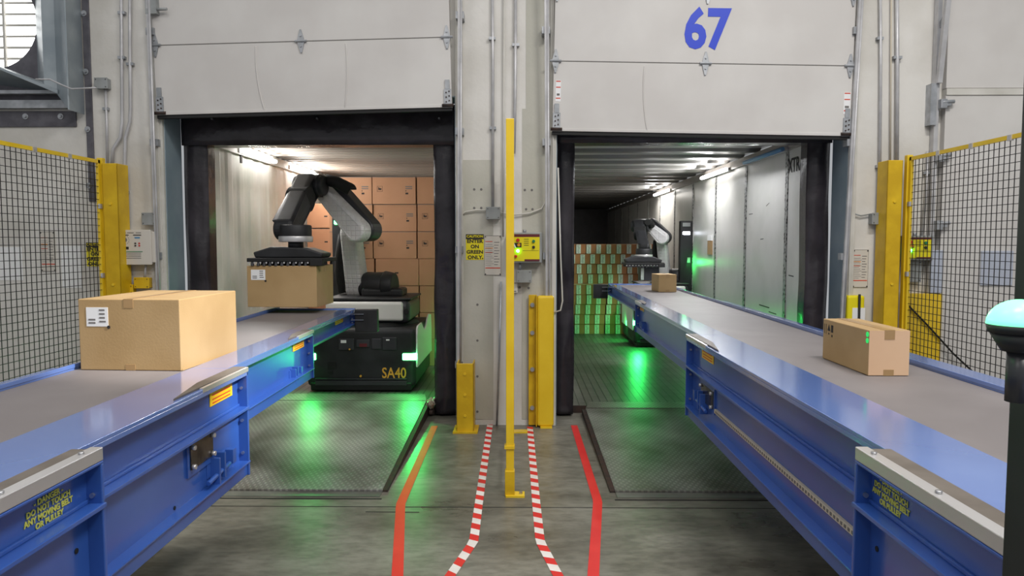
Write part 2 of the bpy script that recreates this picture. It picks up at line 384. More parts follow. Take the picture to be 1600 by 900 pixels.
def overhead_door(n, x0, x1, z0, tilt, secs, hinges, ridges, label, brackets=True):
    cx = (x0 + x1) / 2; y1, y0 = 6.395, 6.345
    r = root('door_%d' % n, (cx, y0, z0), label, 'overhead door', kind='structure')
    z = z0
    for k, h in enumerate(secs):
        mb = MB(); mb.box(x0, x1, y0, y1, z + .004, z + h - .004)
        if k == 0:
            for rx, bend in ridges:      # creases pressed into the bottom panel
                pts = []
                for j in range(9):
                    t = j / 8; pts.append((rx + bend * (t - .5) ** 2 * 2 - bend * t, y0 - .001, z + .02 + (h - .05) * t))
                mb.tube(pts, .007, 6)
            mb.box(x0, x1, y0 - .006, y0, z + .004, z + .03)
        mb.build('door_panel', 'door', r, bev=.003)
        if k: 
            mb = MB(); mb.box(x0, x1, y0 + .004, y1, z - .004, z + .004); mb.build('panel_joint', 'seam', r)
            for hx in hinges:
                mb = MB(); hinge_plate(mb, hx, z, y0); mb.build('hinge', 'galv', r)
        z += h
    mb = MB(); mb.box(x0, x1, y0 + .005, y1 - .005, z0 - .025, z0 + .004); mb.build('bottom_seal', 'rubber', r)
    if brackets:
        for sx in (x0 + .035, x1 - .035):
            mb = MB(); mb.box(sx - .032, sx + .032, y0 - .012, y0, z0 + .03, z0 + .16); mb.box(sx - .02, sx + .02, y0 - .014, y0, z0 + .16, z0 + .24)
            mb.m = 1
            for dz in (.05, .09, .13): mb.cyl((sx - .012, y0 - .012, z0 + dz), (sx - .012, y0 - .02, z0 + dz), .006, seg=8); mb.cyl((sx + .014, y0 - .012, z0 + dz + .01), (sx + .014, y0 - .02, z0 + dz + .01), .006, seg=8)
            mb.cyl((sx - .05, y0 - .01, z0 + .02), (sx + .05, y0 - .01, z0 + .02), .014, seg=10)
            mb.build('corner_bracket', ['galv', 'rust'], r)
    r.rotation_euler[1] = tilt
    return r
DYF = 6.345
d1x0, d1x1 = on(243, 120, 'y', DYF).x, on(706, 100, 'y', DYF).x
d1 = overhead_door(1, d1x0, d1x1, 2.80, R(-1.4), [.605, .605, .605, .3], [on(245, 66, 'y', DYF).x, on(473, 64, 'y', DYF).x, on(701, 62, 'y', DYF).x],
                   [(on(408, 130, 'y', DYF).x, .05), (on(541, 130, 'y', DYF).x, -.03)], 'white raised overhead door above the opening with the robot arm')
d2x0, d2x1 = on(863, 150, 'y', DYF).x, on(1330, 150, 'y', DYF).x
d2 = overhead_door(2, d2x0, d2x1, 2.60, R(1.1), [.605, .605, .605, .3], [on(866, 97, 'y', DYF).x, on(1100, 102, 'y', DYF).x, on(1326, 107, 'y', DYF).x],
                   [(on(1008, 150, 'y', DYF).x, .04)], 'white raised overhead door marked 67 in blue')
p = on(1101, 48, 'y', DYF)
text('67', 'number_lettering', 'navy67', d2, (p.x, DYF - .002, p.z), .465, off=.015, sx=.84)
for a, b_, c, d in ((867, 130, 875, 163), (1318, 140, 1327, 174)):
    mb = MB(); u, v = on(a, b_, 'y', DYF), on(c, d, 'y', DYF)
    mb.box(u.x, v.x, DYF - .002, DYF, v.z, u.z); mb.m = 1
    for t in (.02, .3, .82): mb.box(u.x + .003, v.x - .003, DYF - .003, DYF - .001, u.z + (v.z - u.z) * t, u.z + (v.z - u.z) * (t + .05))
    mb.m = 2; mb.box(u.x + .01, v.x - .01, DYF - .003, DYF - .001, u.z + (v.z - u.z) * .62, u.z + (v.z - u.z) * .72)
    mb.build('warning_sticker', ['paper', 'redink', 'inkgrey'], d2)
# latch block of door 1, top corner
mb = MB(); u, v = on(231, 0, 'y', 6.30), on(249, 16, 'y', 6.30); mb.box(u.x, v.x, 6.29, 6.344, v.z, u.z + .05); q = on(252, 9, 'y', 6.3); mb.cyl((q.x - .02, 6.30, q.z), (q.x + .07, 6.30, q.z), .012)
mb.build('latch_block', 'box_grey', d1)

# door tracks (slightly raked rails on the wall)
def track(px_top, px_bot, py_bot, label, y_bot=6.365, y_top=6.30, w=.028, name='door_track', extra=True):
    b_ = on(px_bot, py_bot, 'y', y_bot); t = on(px_top, 0, 'y', y_top)
    k = 0 if py_bot > 640 else 1
    d = (t - b_); b0 = b_ - d * ((b_.z - .02) / d.z); t1 = t + d * .25
    r = root(name, (b0.x, y_bot, .02), label, 'door track', 'vertical tracks of the overhead doors')
    mb = MB()
    mb.hexa([b0 + Vector(o) for o in ((-w / 2, -.012, 0), (w / 2, -.012, 0), (w / 2, .012, 0), (-w / 2, .012, 0))] + [t1 + Vector(o) for o in ((-w / 2, -.012, 0), (w / 2, -.012, 0), (w / 2, .012, 0), (-w / 2, .012, 0))])
    mb.tube([b0 + Vector((w * .55, -.012, 0)), t1 + Vector((w * .55, -.012, 0))], .010, 8)
    mb.build('rail', 'conduit', r)
    for f in (.12, .35, .58, .8):
        c = b0.lerp(t1, f); mb = MB(); mb.box(c.x - .035, c.x + .035, c.y + .010, WY, c.z - .03, c.z + .03); mb.build('rail_bracket', 'galv', r)
    return r
track(231, 247, 440, 'bright door track beside the grey door controller')
track(718, 717, 560, 'door track on the pier above the short yellow guard')
track(853, 855, 450, 'door track on the pier beside the taller yellow bolted guard')
track(1344, 1318, 450, 'dark door track on the pier past the 67 door')

# third, closed door beyond the fence
x0 = on(1472, 200, 'y', 6.40).x
r = root('door_3', (x0 + 1.5, 6.36, 0), 'closed white overhead door behind the mesh fence', 'overhead door', kind='structure')
za = on(1540, 143, 'y', 6.36).z
mb = MB(); mb.box(x0, x0 + 2.9, 6.36, 6.43, .01, za - .03); mb.build('door_panel', 'door', r, bev=.003)
mb = MB(); mb.box(x0, x0 + 2.9, 6.36, 6.43, za + .03, 5.0); mb.build('door_panel', 'door', r, bev=.003)
mb = MB(); mb.box(x0, x0 + 2.9, 6.35, 6.43, za - .03, za + .025); mb.build('panel_joint', 'trim', r)
for px, py in ((1473, 163), (1466, 352), (1468, 246)):
    p = on(px, py, 'y', 6.35); mb = MB()
    mb.box(p.x - .035, p.x + .02, 6.31, 6.362, p.z - .04, p.z + .04); mb.cyl((p.x - .02, 6.325, p.z + .012), (p.x + .085, 6.325, p.z + .02), .017, seg=10); mb.box(p.x + .02, p.x + .06, 6.315, 6.362, p.z - .02, p.z + .005)
    mb.build('roller_latch', 'galv', r, bev=.004)
mb = MB(); u, v = on(1456, 130, 'y', 6.34), on(1463, 195, 'y', 6.34); mb.box(u.x, v.x, 6.345, 6.43, v.z, u.z); mb.build('corner_bracket', 'galv', r)
# its ladder like track
r = root('door_track', (x0 - .04, 6.34, 0), 'ladder like grey track of the closed door behind the fence', 'door track', 'vertical tracks of the overhead doors')
mb = MB(); u = on(1459, 300, 'y', 6.36); mb.box(u.x - .018, u.x + .018, 6.36, 6.42, 0, 5); mb.build('rail', 'conduit', r)
mb = MB(); a, b_ = on(1481, 0, 'y', 6.22), on(1467, 130, 'y', 6.34); a = a + (a - b_) * .6
mb.hexa([b_ + Vector(o) for o in ((-.02, -.02, 0), (.02, -.02, 0), (.02, .02, 0), (-.02, .02, 0))] + [a + Vector(o) for o in ((-.02, -.02, 0), (.02, -.02, 0), (.02, .02, 0), (-.02, .02, 0))])
mb.build('rail', 'conduit', r)
c = b_.lerp(a, .5); mb = MB(); mb.hexa([Vector((u.x, 6.33, c.z - .06)), Vector((c.x, c.y, c.z - .01)), Vector((c.x, c.y + .02, c.z - .01)), Vector((u.x, 6.36, c.z - .06)), Vector((u.x, 6.33, c.z)), Vector((c.x, c.y, c.z + .05)), Vector((c.x, c.y + .02, c.z + .05)), Vector((u.x, 6.36, c.z))])
mb.build('track_brace', 'galv', r)

# ------------------------------------------------------------------ dock seals
def pad(x0, x1, y0, y1, z0, z1, parent, name, seed, amp=.04, vert=True):
    """vinyl covered foam pad with folds"""
    bm = bmesh.new(); nx = max(2, int((x1 - x0) / .05)); nz = max(2, int((z1 - z0) / .05))
    def V(i, k, y):
        x = x0 + (x1 - x0) * i / nx; z = z0 + (z1 - z0) * k / nz
        q = Vector((x * 5.5, seed, z * 1.6)) if vert else Vector((x * 1.4, seed, z * 5))
        dd = noise.noise(q) * amp + noise.noise(q * 2.3 + Vector((0, 0, x * 6))) * amp * .5
        edge = min(i, nx - i) > 0
        return (x + (0 if edge else noise.noise(Vector((seed, z * 2.2, x))) * .012), y - (dd if edge else 0) - .02 * math.sin(math.pi * i / nx), z)
    g = [[bm.verts.new(V(i, k, y0)) for k in range(nz + 1)] for i in range(nx + 1)]
    bk = [[bm.verts.new((v.co.x, y1, v.co.z)) for v in col] for col in (g[0], g[-1])]
    for i in range(nx):
        for k in range(nz): bm.faces.new((g[i][k], g[i + 1][k], g[i + 1][k + 1], g[i][k + 1])).smooth = True
    for s_, col in ((0, g[0]), (1, g[-1])):
        for k in range(nz): bm.faces.new((col[k], col[k + 1], bk[s_][k + 1], bk[s_][k]))
    bm.faces.new([col[0] for col in g] + [bk[1][0], bk[0][0]]); bm.faces.new([col[-1] for col in g] + [bk[1][-1], bk[0][-1]])
    bm.faces.new(bk[0] + bk[1][::-1])
    mb = MB(); mb.bm.free(); mb.bm = bm
    return mb.build(name, 'vinyl', parent)
PY0, PY1 = 6.77, 6.92
r = root('dock_seal', (-1.87, PY0, 0), 'black vinyl dock seal framing the trailer with the near robot', 'dock seal', 'dock seals')
pad(-3.165, -2.94, PY0, PY1, .02, 2.93, r, 'side_pad', 3.1)
pad(-.815, -.582, PY0, PY1, .02, 2.93, r, 'side_pad', 8.4)
pad(-3.165, -.582, PY0 - .05, PY1 - .02, 2.56, 2.93, r, 'head_pad', 5.2, .02, False)
mb = MB()
for x in (-2.86, -1.88, -.75): mb.cyl((x, PY0 - .09, 2.80), (x, PY0 - .05, 2.80), .009, seg=10)
mb.build('grommet', 'steel', r)
r = root('dock_seal', (1.6, PY0, 0), 'black vinyl dock seal framing the dim trailer with green light', 'dock seal', 'dock seals')
pad(.33, .505, PY0, PY1, .02, 2.76, r, 'side_pad', 1.7, .05)
pad(2.672, 2.885, PY0, PY1, .02, 2.76, r, 'side_pad', 9.3)
pad(.33, 2.885, PY0 - .05, PY1 - .02, 2.575, 2.76, r, 'head_pad', 2.6, .012, False)

# ------------------------------------------------------------------ trailers
def trailer(tr, y0, label, left_corr, roofmat, wallmat, nribs, name='truck_trailer'):
    x0, x1, zf, zr, y1 = tr
    r = root(name, ((x0 + x1) / 2, y0, 0), label, 'trailer')
    mb = MB(); mb.box(x0 - .05, x1 + .05, y0, y1, zf - .1, zf); mb.build('trailer_floor', 'plank', r)
    for sx, xw in ((-1, x0), (1, x1)):
        mb = MB()
        if left_corr:          # pressed vertical corrugation of a steel container
            y = y0 + .12; prof = [(y0, 0), (y, 0)]
            while y < y1 - .4:
                prof += [(y + .10, 0), (y + .15, .012), (y + .25, .012), (y + .30, 0)]; y += .30
            prof.append((y1, 0))
            for (a, da), (b_, db) in zip(prof, prof[1:]):
                mb.face([(xw + sx * da, a, zf), (xw + sx * db, b_, zf), (xw + sx * db, b_, zr), (xw + sx * da, a, zr)])
            mb.box(xw + sx * .05, xw + sx * .06, y0, y1, zf, zr)
        else:
            mb.box(xw, xw + sx * .04, y0, y1, zf, zr)
        mb.build('side_wall', wallmat, r)
        mb = MB(); mb.box(xw - sx * .03, xw, y0, y1, zr - .10, zr); mb.build('top_rail', 'rail' if not left_corr else wallmat, r)
    mb = MB(); mb.box(x0 - .05, x1 + .05, y0, y1, zr + .035, zr + .05)
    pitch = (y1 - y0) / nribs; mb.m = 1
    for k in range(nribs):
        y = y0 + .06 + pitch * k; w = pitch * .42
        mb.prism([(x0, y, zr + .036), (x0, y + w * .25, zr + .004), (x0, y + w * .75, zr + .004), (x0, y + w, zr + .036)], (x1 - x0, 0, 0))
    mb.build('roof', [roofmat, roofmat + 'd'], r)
    mb = MB(); mb.box(x0 - .05, x1 + .05, y1, y1 + .05, zf - .1, zr + .05); mb.build('front_wall', 'trailwall' if left_corr else 'charcoal', r)
    mb = MB()
    for xa, xb in ((x0 - .07, x0 + .02), (x1 - .02, x1 + .07)): mb.box(xa, xb, y0 - .01, y0 + .06, zf - .1, zr + .06)
    mb.box(x0 - .07, x1 + .07, y0 - .01, y0 + .05, zr + .0, zr + .1); mb.build('rear_frame', 'trailwall', r)
    mb = MB(); mb.box(x0 - .07, x1 + .07, y0 - .01, y0 + .06, zf - .3, zf - .001); mb.build('rear_sill_shade', 'rust', r)  # coloured dark to imitate the shaded gap under the rear frame
    return r
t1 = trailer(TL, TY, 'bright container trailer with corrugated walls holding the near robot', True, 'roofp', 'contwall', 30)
mb = MB(); mb.box(-2.998, -2.955, TY - .03, TY - .012, 1.0, 2.56); mb.build('tail_marker', 'rearred', t1, bev=.004)
mb = MB(); q = on(377, 246, 'x', -2.99); mb.box(-3.0, -2.985, q.y - .02, q.y + .02, q.z - .06, q.z + .06); mb.build('wall_slot', 'ink', t1)
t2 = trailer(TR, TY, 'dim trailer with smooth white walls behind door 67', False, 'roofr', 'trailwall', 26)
for k in range(11):
    y = 7.42 + 1.335 * k; mb = MB(); mb.box(2.722, 2.731, y - .035, y + .035, .08, 2.58); mb.build('slotted_track', 'etrack', t2)
text('XTRA', 'wall_lettering', 'ink', t2, (2.726, 7.19, on(1243, 258, 'x', 2.73).z), .20, '-x', off=.003, sx=.78)
text('8\n9\n4', 'wall_lettering', 'ink', t2, (2.726, 6.985, on(1253, 355, 'x', 2.73).z), .13, '-x', off=.002, line=.9)
# scuffs on the smooth wall
mb = MB()
for a, b_, w in (((1186, 476), (1202, 481), .012), ((1201, 487), (1213, 491), .01), ((1197, 322), (1202, 317), .008), ((1232, 430), (1240, 432), .012), ((1170, 335), (1176, 334), .008), ((1188, 374), (1193, 373), .008)):
    u, v = on(a[0], a[1], 'x', 2.729), on(b_[0], b_[1], 'x', 2.729); mb.face([u + Vector((0, 0, -w / 2)), v + Vector((0, 0, -w / 2)), v + Vector((0, 0, w / 2)), u + Vector((0, 0, w / 2))])
mb.build('scuff_marks', 'ink', t2)
mb = MB(); u, v = on(1106, 376, 'x', 2.72), on(1112, 398, 'x', 2.72); mb.box(2.715, 2.73, u.y, v.y, v.z, u.z); mb.m = 1; mb.box(2.712, 2.73, u.y, v.y, u.z, u.z + .08)
mb.build('wall_tan_and_glint', ['tape', 'paper'], t2)  # tan patch, with a pale patch imitating a reflection on the wall

# led tubes in the trailers
def tube_lamp(x, y0, y1, z, label, lit=True):
    r = root('tube_light', (x, (y0 + y1) / 2, z), label, 'tube light', 'tube lights along the trailer roofs')
    mb = MB(); mb.cyl((x, y0, z), (x, y1, z), .022, seg=12); mb.build('tube', 'led' if lit else 'bluescr', r)
    mb = MB(); s_ = -1 if x < 0 else 1; mb.box(x + s_ * .02, x + s_ * .05, y0 - .02, y1 + .02, z - .022, z + .022); mb.build('light_housing', 'alu', r)
tube_lamp(-2.93, 7.60, 8.62, 2.625, 'lit tube light close to the mouth of the corrugated trailer')
tube_lamp(-2.93, 9.25, 10.40, 2.625, 'lit tube light deep in the corrugated trailer behind the robot elbow')
tube_lamp(2.65, 9.35, 10.6, 2.60, 'lit tube light along the roof edge of the dim trailer')
tube_lamp(2.65, 12.95, 14.3, 2.60, 'small far lit tube light in the dim trailer')
tube_lamp(2.65, 7.35, 8.6, 2.60, 'unlit bluish tube light near the mouth of the dim trailer', False)

# ------------------------------------------------------------------ dock levelers
def leveler(x0, x1, y0, y1, rise, lip, label, curb_left):
    r = root('dock_leveler', ((x0 + x1) / 2, (y0 + y1) / 2, 0), label, 'dock leveler', 'dock levelers')
    mb = MB(); mb.hexa([(x0, y0, .002), (x1, y0, .002), (x1, y1, rise - .02), (x0, y1, rise - .02), (x0, y0, .016), (x1, y0, .016), (x1, y1, rise), (x0, y1, rise)])
    mb.build('deck_plate', 'tread', r)
    mb = MB(); mb.hexa([(x0, y1 + .01, rise - .012), (x1, y1 + .01, rise - .012), (x1 - .06, y1 + lip, rise - .012), (x0 + .06, y1 + lip, rise - .012), (x0, y1 + .01, rise), (x1, y1 + .01, rise), (x1 - .06, y1 + lip, rise - .004), (x0 + .06, y1 + lip, rise - .004)])
    mb.build('lip_plate', 'tread', r)
    mb = MB(); mb.cyl((x0, y1 + .005, rise - .01), (x1, y1 + .005, rise - .01), .013, seg=8); mb.build('hinge_rod', 'rust', r)
    mb = MB(); mb.box(x0, x1, y0 - .10, y0 - .010, 0, .006); mb.m = 1; mb.box(x0 - .02, x1 + .02, y0 - .14, y0 - .125, 0, .002); mb.box(x0, x1, y0 - .010, y0, 0, .004)
    mb.build('front_sill', ['sill', 'rubber'], r)
    for xs, sg in ((x0, -1), (x1, 1)):
        mb = MB(); mb.prism([(xs, y0, .001), (xs, y1, .001), (xs, y1, rise - .01), (xs, y0, .012)], (sg * .035, 0, 0))
        mb.build('side_skirt', 'rust', r)
leveler(-2.88, -.915, 4.66, 6.9, .115, .34, 'steel dock leveler plate lit green below the near robot', 1)
leveler(.63, 2.60, 4.66, 6.82, .065, .30, 'steel dock leveler plate in front of the dim trailer', 0)

# crumpled wrap and rusty bumper at the foot of the dock seal
q = on(680, 634, 'z', .12)
mb = MB(); mb.box(-.875, -.822, 6.78, 6.93, .0, .075); mb.box(-.87, -.83, 6.72, 6.80, .02, .06)
tag(mb.build('dock_bumper', 'rust', bev=.01), 'rusty dock bumper at the foot of the black seal', 'dock bumper')
mb = MB(); bmesh.ops.create_icosphere(mb.bm, subdivisions=3, radius=.085)
for v in mb.bm.verts:
    k = 1 + .7 * noise.noise(v.co * 22); v.co = Vector((v.co.x * k * .55, v.co.y * k * .8, v.co.z * k * .55)) + Vector((-.848, 6.80, .122))
tag(mb.build('crumpled_wrap', 'plastic_wrap'), 'crumpled pale plastic wrap lying on the rusty bumper', 'plastic wrap')

# ------------------------------------------------------------------ floor tape
def along(pts, s):
    pts = [Vector(p) for p in pts]
    for a, b_ in zip(pts, pts[1:]):
        d = (b_ - a).length
        if s <= d: return a.lerp(b_, s / d), (b_ - a).normalized()
        s -= d
    return pts[-1], (pts[-1] - pts[-2]).normalized()
def length(pts): return sum((Vector(b_) - Vector(a)).length for a, b_ in zip(pts, pts[1:]))
def floor_tape(pts, w, label, striped, group, pitch=.085, skew=.03):
    mb = MB(); L = length(pts); step = pitch if striped else .06
    nseg = max(2, int(L / step)); edges = []
    for k in range(nseg + 1):
        s_ = L * k / nseg; sk = skew if striped else 0
        pl, dl = along(pts, min(max(s_ + sk / 2, 0), L)); pr_, dr = along(pts, min(max(s_ - sk / 2, 0), L))
        nl = Vector((-dl.y, dl.x)); nr = Vector((-dr.y, dr.x))
        a = pl + nl * w / 2; b_ = pr_ - nr * w / 2
        edges.append((mb.bm.verts.new((a.x, a.y, .003)), mb.bm.verts.new((b_.x, b_.y, .003))))
    for k in range(nseg):
        (a, b_), (c, d) = edges[k], edges[k + 1]
        mb.bm.faces.new((a, b_, d, c)).material_index = (k % 2) if striped else 0
    tag(mb.build('floor_tape', ['red', 'tapewhite'] if striped else ['red']), label, 'floor tape', group)
FT = lambda pts: [on(a, b_, 'z', 0).xy for a, b_ in pts]
floor_tape(FT([(679, 666), (626, 788), (621, 900), (618, 1010)]), .058, 'solid red floor tape nearest the green lit leveler plate', False, 'solid red floor tapes')
floor_tape(FT([(897, 665), (934, 784), (927, 900), (921, 1010)]), .058, 'solid red floor tape nearest the dim trailer leveler plate', False, 'solid red floor tapes')
floor_tape(FT([(766, 661), (748, 788), (740, 847), (702, 902), (640, 985)]), .052, 'red and white striped floor tape toward the short yellow guard', True, 'striped floor tapes', .078)
floor_tape(FT([(828, 667), (838, 788), (844, 847), (872, 900), (930, 1000)]), .052, 'red and white striped floor tape toward the taller yellow guard', True, 'striped floor tapes', .078)

# ================================================================== CONVEYORS
def conveyor(sg, name, label, uo, yf, depth, mids, bn, bf, fo, k, other):
    """telescopic belt conveyor. u = distance from the aisle axis, sg = side. uo: outer edge of each nested boom, yf: its front end"""
    r = root(name, (sg * 1.75, 2.2, 0), label, 'conveyor', 'telescopic conveyors')
    X = lambda u: sg * u
    yb0 = -1.2; face = '+x' if sg < 0 else '-x'
    for i in range(4):
        y0 = yb0 if i == 0 else yf[i - 1] - .5; y1 = yf[i]; zb = 1 - depth[i]; u = uo[i]; v = fo - (u - uo[0]) * .6
        mb = MB()
        B = lambda a, b_, c, d, e, f: mb.box(X(a), X(b_), c, d, e, f)
        B(u + .05, u + .06, y0, y1, zb + .01, .985)                      # web
        B(v - .06, v - .05, y0, y1, zb + .01, .985)
        ch = .065 if i < 3 else .02
        B(u + .012, u + .06, y0, y1, zb, zb + ch); B(v - .06, v - .012, y0, y1, zb, zb + ch)   # bottom chord
        B(u - .004, u + .06, y0, y1, zb + ch, zb + ch + .01); 
        B(u + .0, u + .06, y0, y1, .955, .965) if i == 0 else None
        if mids[i]:
            B(u - .006, u + .055, y0, y1, 1 - mids[i] - .016, 1 - mids[i]); B(u + .042, u + .05, y0, y1, 1 - mids[i], 1 - mids[i] + .014)
        B(u, u + .06, y1 - .014, y1, zb, .985 if i else .955); B(v - .06, v, y1 - .014, y1, zb, .985)              # end flange
        B(u + .06, v - .06, y0, y1, zb + .015, zb + .03)                  # underside
        B(u + .06, v - .06, y1 - .03, y1 - .02, zb + .02, .95)
        mb.build('boom_section', 'blue', r, bev=.003)
        mb = MB()                                                        # top flanges
        ya = {0: None, 1: yb0, 2: yf[1], 3: yf[2]}[i]
        if i:
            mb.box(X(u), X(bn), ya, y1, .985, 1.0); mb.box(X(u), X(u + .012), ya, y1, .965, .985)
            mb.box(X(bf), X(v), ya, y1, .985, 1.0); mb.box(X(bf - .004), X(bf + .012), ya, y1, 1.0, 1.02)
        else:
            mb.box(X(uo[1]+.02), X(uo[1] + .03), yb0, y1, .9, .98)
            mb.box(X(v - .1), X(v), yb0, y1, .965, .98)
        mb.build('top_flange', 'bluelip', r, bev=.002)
        bolts = MB()
        for f in (.12, .5, .88):
            z = zb + ch + (.955 - zb - ch) * f; bolts.cyl((X(u + .03), y1 - .014, z), (X(u + .03), y1 - .022, z), .008, seg=8); bolts.cyl((X(u + .03), y1, z), (X(u + .03), y1 + .008, z), .008, seg=8)
        bolts.build('flange_bolts', 'steel', r)
    # cover plate and wear strip of the fixed frame
    mb = MB(); mb.box(X(uo[0] + .035), X(uo[1] + .012), yb0, yf[0] - .01, .985, 1.003); mb.build('cover_plate', 'plate', r)
    mb = MB(); mb.box(X(uo[0]), X(uo[0] + .04), yb0, yf[0], .966, 1.008); mb.m = 1
    for y in (yf[0] - .08, yf[0] - .42, yf[0] - .76): mb.cyl((X(uo[0] + .02), y, 1.008), (X(uo[0] + .02), y, 1.016), .009, seg=10)
    mb.build('wear_strip', ['alu', 'steel'], r, bev=.003)
    for i in (1, 2):   # hold down plates at the front of the moving booms
        mb = MB(); L = .75 if i == 1 else .5
        mb.prism([(X(uo[i] + .012), yf[i], 1.001), (X(uo[i] + .075), yf[i], 1.001), (X(uo[i] + .075), yf[i] - L * .55, 1.001), (X(uo[i] + .02), yf[i] - L, 1.001)], (0, 0, .008)); mb.build('hold_down_plate', 'plate', r)
        mb = MB(); mb.box(X(uo[i] - .002), X(uo[i] + .014), yf[i] - L * .7, yf[i] + .004, .985, 1.006); mb.build('edge_strip', 'alu', r)
    # belt
    mb = MB(); mb.box(X(bn + .003), X(bf - .003), yb0, yf[3] - .05, .965, .99); mb.build('belt', 'belt', r)
    mb = MB()
    for q in (1, 2):   # gap beside the belt where the booms step
        mb.prism([(X(bn - .001), yf[q] - .02, .9905), (X(bn + .014), yf[q] - .02, .9905), (X(bn + .002), yf[q] - 1.3, .9905)], (0, 0, .001))
    mb.build('belt_gap', 'rubber', r)
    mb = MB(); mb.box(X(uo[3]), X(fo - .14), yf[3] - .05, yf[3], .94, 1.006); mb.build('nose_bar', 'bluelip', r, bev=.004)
    mb = MB(); mb.cyl((X(bn), yf[3] - .07, .955), (X(bf), yf[3] - .07, .955), .035, seg=16); mb.build('nose_roller', 'steel', r)
    # black sensor box hanging on the nose
    a = uo[3] - .225
    mb = MB(); mb.box(X(a), X(uo[3] - .012), yf[3] - .10, yf[3] - .02, .79, 1.0); mb.build('control_box', 'black', r, bev=.006)
    mb = MB(); mb.box(X(uo[3] - .10), X(uo[3] + .02), yf[3] - .112, yf[3] - .102, .955, .962); mb.box(X(uo[3] - .10), X(uo[3] + .02), yf[3] - .112, yf[3] - .102, .90, .907); mb.build('box_bracket', 'steel', r)
    # stickers
    def plate_on(u, y0, y1, z0, z1, lines, nm='warning_sticker'):
        mb = MB(); mb.box(X(u - .002), X(u + .001), y0, y1, z0, z1); mb.m = 1
        for f in lines:
            mb.box(X(u - .003), X(u - .001), y0 + (y1 - y0) * (.34 if f > .75 else .1), y1 - (y1 - y0) * (.34 if f > .75 else .1), z0 + (z1 - z0) * (f - .035), z0 + (z1 - z0) * (f + .035))
        mb.build(nm, ['orange', 'redink'], r)
    for u, (pa, pb), hh in other['stickers']:
        A, Bq = on(pa[0], (pa[1] + pb[1]) / 2, 'x', X(u)), on(pb[0], (pa[1] + pb[1]) / 2, 'x', X(u)); zc = on((pa[0] + pb[0]) / 2, (pa[1] + pb[1]) / 2, 'x', X(u)).z
        plate_on(u, min(A.y, Bq.y), max(A.y, Bq.y), zc - hh / 2, zc + hh / 2, (.84, .58, .34, .14))
    # lettering
    q = on(other['text'][0], other['text'][1], 'x', X(uo[0] + .049))
    text('- DANGER -\nDO NOT TOUCH\nANY MOVING BELT\nOR PULLEY', 'danger_lettering', 'danger', r, (X(uo[0] + .048), q.y, q.z - .008), .0245, face, off=.0008, line=.92)
    # access window with four bolts
    A, Bq = on(*other['win'][0], 'x', X(uo[1] + .05)), on(*other['win'][1], 'x', X(uo[1] + .05))
    y0, y1 = min(A.y, Bq.y), max(A.y, Bq.y); zc = (A.z + Bq.z) / 2; z0, z1 = zc - .055, zc + .055
    w = MB(); w.box(X(uo[1] + .04), X(uo[1] + .051), y0 - .02, y1 + .02, z0 - .03, z1 + .03); wo = w.build('access_window', 'blue', r)
    w = MB(); w.box(X(uo[1] + .034), X(uo[1] + .041), y0, y1, z0, z1); w.build('steel_cover', 'darksteel', wo)
    for yy in (y0 + .012, y1 - .012):
        for zz in (z0 + .012, z1 - .012):
            w = MB(); w.cyl((X(uo[1] + .036), yy, zz), (X(uo[1] + .018), yy, zz), .011, seg=10); w.build('cover_bolt', 'alu', wo)
    # latch brackets: folded plates on the webs
    for u, pa in other['latch']:
        q = on(pa[0], pa[1], 'x', X(u)); s_ = pa[2]
        mb = MB()
        mb.box(X(u - .006), X(u + .001), q.y - .12 * s_, q.y + .12 * s_, q.z - .03 * s_, q.z + .05 * s_)
        mb.box(X(u - .05 * s_), X(u), q.y - .09 * s_, q.y - .075 * s_, q.z - .07 * s_, q.z + .06 * s_)
        mb.box(X(u - .05 * s_), X(u), q.y - .03 * s_, q.y - .015 * s_, q.z - .05 * s_, q.z + .07 * s_)
        mb.box(X(u - .045 * s_), X(u), q.y + .08 * s_, q.y + .12 * s_, q.z - .02 * s_, q.z + .05 * s_)
        mb.cyl((X(u - .035 * s_), q.y - .18 * s_, q.z - .03 * s_), (X(u - .035 * s_), q.y + .06 * s_, q.z - .01 * s_), .011 * s_, seg=10)
        for zz in (-.02, .02): mb.cyl((X(u - .01), q.y + .03 * s_, q.z + zz * s_), (X(u - .02), q.y + .03 * s_, q.z + zz * s_), .010 * s_, seg=8)
        mb.build('latch_bracket', 'blue', r, bev=.002)
    if other.get('rack'):
        A, Bq = on(*other['rack'][0], 'x', X(uo[1] + .045)), on(*other['rack'][1], 'x', X(uo[1] + .045))
        zc = (A.z + Bq.z) / 2
        mb = MB(); mb.box(X(uo[1] + .036), X(uo[1] + .05), Bq.y - .4, A.y, zc - .012, zc + .012); mb.m = 1
        y = Bq.y - .38
        while y < A.y - .03: mb.box(X(uo[1] + .034), X(uo[1] + .037), y, y + .014, zc - .006, zc + .006); y += .03
        mb.build('slotted_rack', ['beige', 'inkgrey'], r)
    # holes in the webs
    mb = MB()
    for i, pa in other['holes']:
        q = on(*pa, 'x', X(uo[i] + .05)); mb.cyl((X(uo[i] + .0495), q.y, q.z), (X(uo[i] + .047), q.y, q.z), .009, seg=10)
    mb.build('web_holes', 'rubber', r)
    # feet of the fixed frame
    for yy in (yf[0] - .35, yf[0] - 2.6):
        for uu in (uo[0] + .12, fo - .2):
            mb = MB(); mb.box(X(uu), X(uu + .1), yy, yy + .1, .012, .1); mb.box(X(uu - .03), X(uu + .13), yy - .03, yy + .13, 0, .014); mb.build('foot', 'blue', r)
    r.rotation_euler[0] = math.atan(k)
    return r
